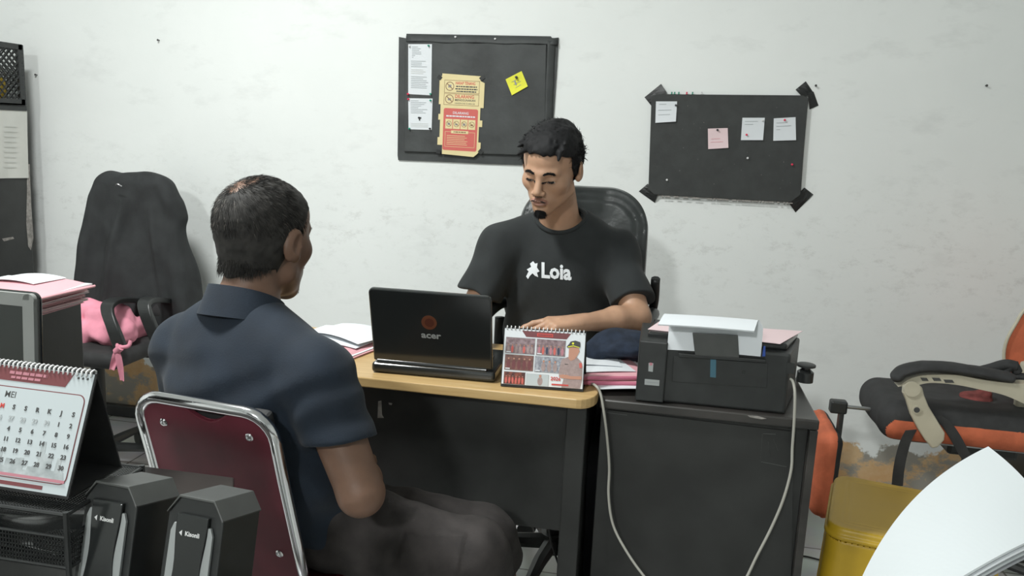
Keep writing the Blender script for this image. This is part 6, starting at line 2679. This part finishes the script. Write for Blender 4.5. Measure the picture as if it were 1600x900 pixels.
def cap2_f(p):
    q = ((p - GO) @ GR) / GS
    y, z, x = q[:, 1], q[:, 2], np.abs(q[:, 0])
    cr = smin(s_ell((0, -.014, .036), (.0765, .0992, .0852))(q), s_ell((0, .024, .052), (.0622, .0642, .0525))(q), .02)
    cr = smin(cr, s_cone((.003, -.040, -.02), (.003, -.042, -.085), .056, .0525)(q), .03)
    lim = np.where(y > .042, .066 - .3 * np.clip(x - .03, 0, 1), np.where(y > .002, -.010 + 1.7 * (y - .002), np.where(y > -.030, -.002 - 1.9 * (.002 - y), -.058 - .010 * np.cos(q[:, 0] * 70) + .006 * vnoise(q * 90))))
    d = smax(cr + .0012 * vnoise(q * 120), (lim - z) * .7, .008)
    b = bald(q)
    d = d + .006 * np.clip(1.1 - b, 0, 1) ** .7
    return d * GS


hair2 = mesh_sdf('hair', cap2_f, GO - .15, GO + .16, .0026, ['hair2'], visitor, smooth_it=1)


def limf(q, m=0.0):
    y, z, x = q[:, 1], q[:, 2], np.abs(q[:, 0])
    lim = np.where(y > .042, .066 - .3 * np.clip(x - .03, 0, 1), np.where(y > .002, -.010 + 1.7 * (y - .002), np.where(y > -.030, -.002 - 1.9 * (.002 - y), -.080)))
    return z > lim + m


rg = np.random.default_rng(12)
for nm, N_, m_, off, ln_, grey in (('hair_strands', 15000, 'hair2', .0010, (.010, .018), 0), ('grey_strands', 2600, 'hairgrey', .0014, (.010, .018), 1)):
    pts, nn = scalp_points(N_, rg, lambda p: limf(p), off)
    b = bald(pts)
    keep = (rg.random(len(pts)) < np.clip((b - .2) / .8, .55, 1))
    if grey:
        # grey mostly on the left temple and around the crown
        wgt = np.clip(.15 + .9 * np.clip((-pts[:, 0]) / .07, 0, 1) * np.clip((pts[:, 2] + .02) / .06, 0, 1), 0, 1)
        keep &= rg.random(len(pts)) < wgt
    pts, nn = pts[keep], nn[keep]
    # flow out from the crown, forward over the top, down at the sides
    cr = V3(-.01, -.06, .10)
    dirs = pts - cr
    dirs /= np.linalg.norm(dirs, axis=1)[:, None] + 1e-9
    dirs += V3(.15, .35, 0)
    dirs[:, 2] -= .9 * np.clip((.06 - pts[:, 2]) / .05, 0, 1)
    dirs -= nn * (dirs * nn).sum(1)[:, None]
    dirs /= np.linalg.norm(dirs, axis=1)[:, None] + 1e-9
    dirs = dirs + nn * .30 + rg.normal(0, .13, pts.shape)
    dirs /= np.linalg.norm(dirs, axis=1)[:, None]
    if not grey:
        a_ = rg.uniform(-3.1, -.1, 1500)
        z_ = -.022 - .034 * rg.random(1500) + .016 * np.clip(np.abs(a_ + 1.6) - .7, 0, 1)
        nk_ = np.stack([.003 + .0545 * np.cos(a_), -.041 + .0545 * np.sin(a_), z_], 1)
        nn = np.concatenate([nn, np.stack([np.cos(a_), np.sin(a_), 0 * a_], 1)])
        pts = np.concatenate([pts, nk_])
        dirs = np.concatenate([dirs, np.stack([.35 * np.cos(a_), .35 * np.sin(a_), -np.ones(1500)], 1) / 1.06 + rg.normal(0, .12, (1500, 3))])
    strands(nm, to_room(pts, GO, GR, GS), dirs @ GR.T, rg.uniform(*ln_, len(pts)), .00055, m_, hair2, bend=-(nn @ GR.T) * .2, seg=2)
# short chin beard (seen at the jaw's edge)
x_, z_ = facepts(500, 0, -.106, .024, .012, None, rg)
tuft_patch('goatee', x_, z_, .10, (0, .15, -.9), .008, .0005, 'beard', visitor, GO, GR, GS, 9, .25)
for sg in (-1, 1):
    t_ = rg.uniform(0, 1, 140)
    tuft_patch('eyebrow', sg * (.013 + .034 * t_), .0235 + .0085 * np.sin(t_ * 2.4) - .003 * t_ + rg.normal(0, .0016, 140), .10,
               np.stack([sg * np.full(140, .9), np.full(140, 0), .35 - .8 * t_], 1), .0065, .00055, 'hair', visitor, GO, GR, GS, 5, .15)
    c_ = to_room([(sg * .030, .0795, .0030)], GO, GR, GS)[0]
    mesh_sdf('eye', s_ell(c_, (.0115, .0098, .0062), GR), c_ - .02, c_ + .02, .0012, ['eyewhite', 'ink'], visitor,
             matfn=lambda c, c_=c_: (np.linalg.norm(((c - c_) @ GR)[:, [0, 2]], axis=1) < .0052).astype(int))


# polo shirt
def polo_f(p):
    R18 = rotm(z=-18)
    d = s_ell(V3(-.785, 1.478, .825), (.188, .128, .175), R18)(p)
    d = smin(d, s_ell(V3(-.745, 1.500, .68), (.172, .118, .17), R18)(p), .05)
    d = smin(d, s_ell(V3(-.700, 1.556, .55), (.160, .125, .10), R18)(p), .04)
    d = smin(d, s_cone(nb2 + V3(-.025, .004, -.018), S2L + V3(-.004, 0, -.004), .056, .064)(p), .035)
    d = smin(d, s_cone(nb2 + V3(.025, -.006, -.018), S2R + V3(.006, 0, -.004), .056, .066)(p), .035)
    for S_, E_, r0_, r1_, ext in ((S2R, E2R, .066, .070, .56), (S2L, E2L, .066, .070, .66)):
        ax = (E_ - S_) / np.linalg.norm(E_ - S_)
        sl = s_cone(S_, E_, r0_, r1_)(p)
        n_ = ax + (V3(-.28, 0, .0) if S_ is S2R else V3(0, 0, 0))
        sl = smax(sl, s_plane(S_ + (E_ - S_) * ext, n_)(p), .004)
        d = smin(d, sl, .026)
    x, y, z = p[:, 0], p[:, 1], p[:, 2]
    d = d + .0055 * vnoise(p * V3(8, 8, 7) + 11) + .003 * vnoise(p * V3(20, 18, 16))
    u = (p - V3(-.60, 1.40, .93)) @ V3(.5, 0, -.86)
    d = d + .0042 * np.sin(z * 52 + x * 38 + 3 * vnoise(p * 6)) * np.clip((.80 - z) / .12, 0, 1)
    d = d + .0030 * np.sin((x * -40 + z * 75) + 2.5 * vnoise(p * 7)) * np.clip((z - .78) / .06, 0, 1) * np.clip((.93 - z) / .05, 0, 1)
    nk = s_cone(nb2 + V3(0.006, .02, .0), nb2 + V3(.006, .05, .16), .046, .052)(p)
    return smax(d, -nk, .003)


polo = mesh_sdf('polo_shirt', polo_f, (-1.10, 1.28, .43), (-.38, 1.76, 1.08), .0044, ['polo'], visitor, smooth_it=1)
# collar: stand and fold-over
g = G()
axn = (GO + GR @ V3(0, -.04, -.045) - nb2)
axn = Vector(axn / np.linalg.norm(axn))
uu = Vector(r20)
ff = axn.cross(uu).normalized()
if ff.dot(Vector(f20)) < 0:
    ff = -ff
uu = ff.cross(axn).normalized()
cb = Vector(nb2) + Vector((.0, .004, .0))


def collar(s, r):
    a = math.radians(-90 + 18 + (360 - 36) * s) + math.pi          # opening at the front
    a = math.radians(90 + 16 + (360 - 32) * s)
    back = .5 - .5 * math.sin(a)         # 1 at the nape
    rad = [.0665, .0700, .0790, .0900][0]
    k = r * 3
    prof_ = [(.0640, .012), (.0670, .046), (.0730, .050), (.0860, -.010 + .012 * (1 - back))]
    i = min(int(k), 2)
    f_ = k - i
    rr_ = prof_[i][0] * (1 - f_) + prof_[i + 1][0] * f_
    zz = prof_[i][1] * (1 - f_) + prof_[i + 1][1] * f_
    zz += .006 * back - .026 * (1 - back) ** 2 - .014
    rr_ *= 1 + .02 * math.sin(a * 3)
    return cb + uu * (rr_ * 1.0 * math.cos(a)) + ff * (rr_ * .98 * math.sin(a)) + axn * zz


g.slab(collar, 60, 12, .0022, 'polo')
g.build('collar', polo, smooth=True, auto=70)


# shorts
def shorts_f(p):
    d = s_ell(pel2 + V3(0, 0, -.01), (.160, .122, .095), rotm(z=-20))(p)
    for H_, K_ in ((H2R, K2R), (H2L, K2L)):
        ax = (K_ - H_) / np.linalg.norm(K_ - H_)
        d = smin(d, s_cone(H_, K_, .090, .076)(p), .025)
        A_ = A2R if K_ is K2R else A2L
        ay = (A_ - K_) / np.linalg.norm(A_ - K_)
        sl = smax(s_cone(K_ + V3(.0, 0, .004), K_ + ay * .2, .076, .094)(p), s_plane(K_ + ay * .075, ay)(p), .005)
        d = smin(d, sl, .012)
    x, y, z = p[:, 0], p[:, 1], p[:, 2]
    t_ = (p - H2R) @ ((K2R - H2R) / np.linalg.norm(K2R - H2R))
    d = d + .005 * vnoise(p * V3(13, 13, 10) + 2) + .003 * vnoise(p * V3(30, 30, 20))
    d = d + .004 * np.sin(t_ * 75 + z * 30) * np.clip((.17 - t_) / .1, 0, 1)
    # seam ridge and cargo pocket on the outer side
    out = -(y - H2R[1]) 
    box_ = np.maximum(np.abs(t_ - .195) - .060, np.abs(z - .505) - .055)
    d = d - .0045 * np.clip(-box_ / .004, 0, 1) * (y < 1.52)
    d = d - .0022 * np.exp(-((t_ - .105) / .0035) ** 2) * (y < 1.54) - .0018 * np.exp(-((z - .558) / .0025) ** 2) * (t_ > .135) * (t_ < .255) * (y < 1.54)
    d = d + .010 * np.exp(-((t_ - .125) / .008) ** 2) * np.exp(-((z - .52) / .035) ** 2) * (y < 1.54)
    return d


mesh_sdf('shorts', shorts_f, (-.93, 1.33, .30), (-.20, 1.95, .70), .0042, ['shorts'], visitor, smooth_it=1)
for A_, dr_ in ((A2R, V3(.08, .10, 0)), (A2L, V3(.08, .08, 0))):
    c0 = A_ + dr_ * .45 + V3(0, 0, -.086)
    mesh_sdf('sandal', lambda p: smin(s_cone(A_ + V3(-.015, -.02, -.088), A_ + dr_ * 1.35 + V3(0, 0, -.088), .036, .042)(p) + .0, s_box(c0, (.001, .001, .001), .0005)(p), .001) + np.clip(np.abs(p[:, 2] - .012) - .010, 0, 1) * 6,
             c0 - V3(.16, .16, .02), c0 + V3(.16, .16, .09), .006, ['softblack'], visitor)
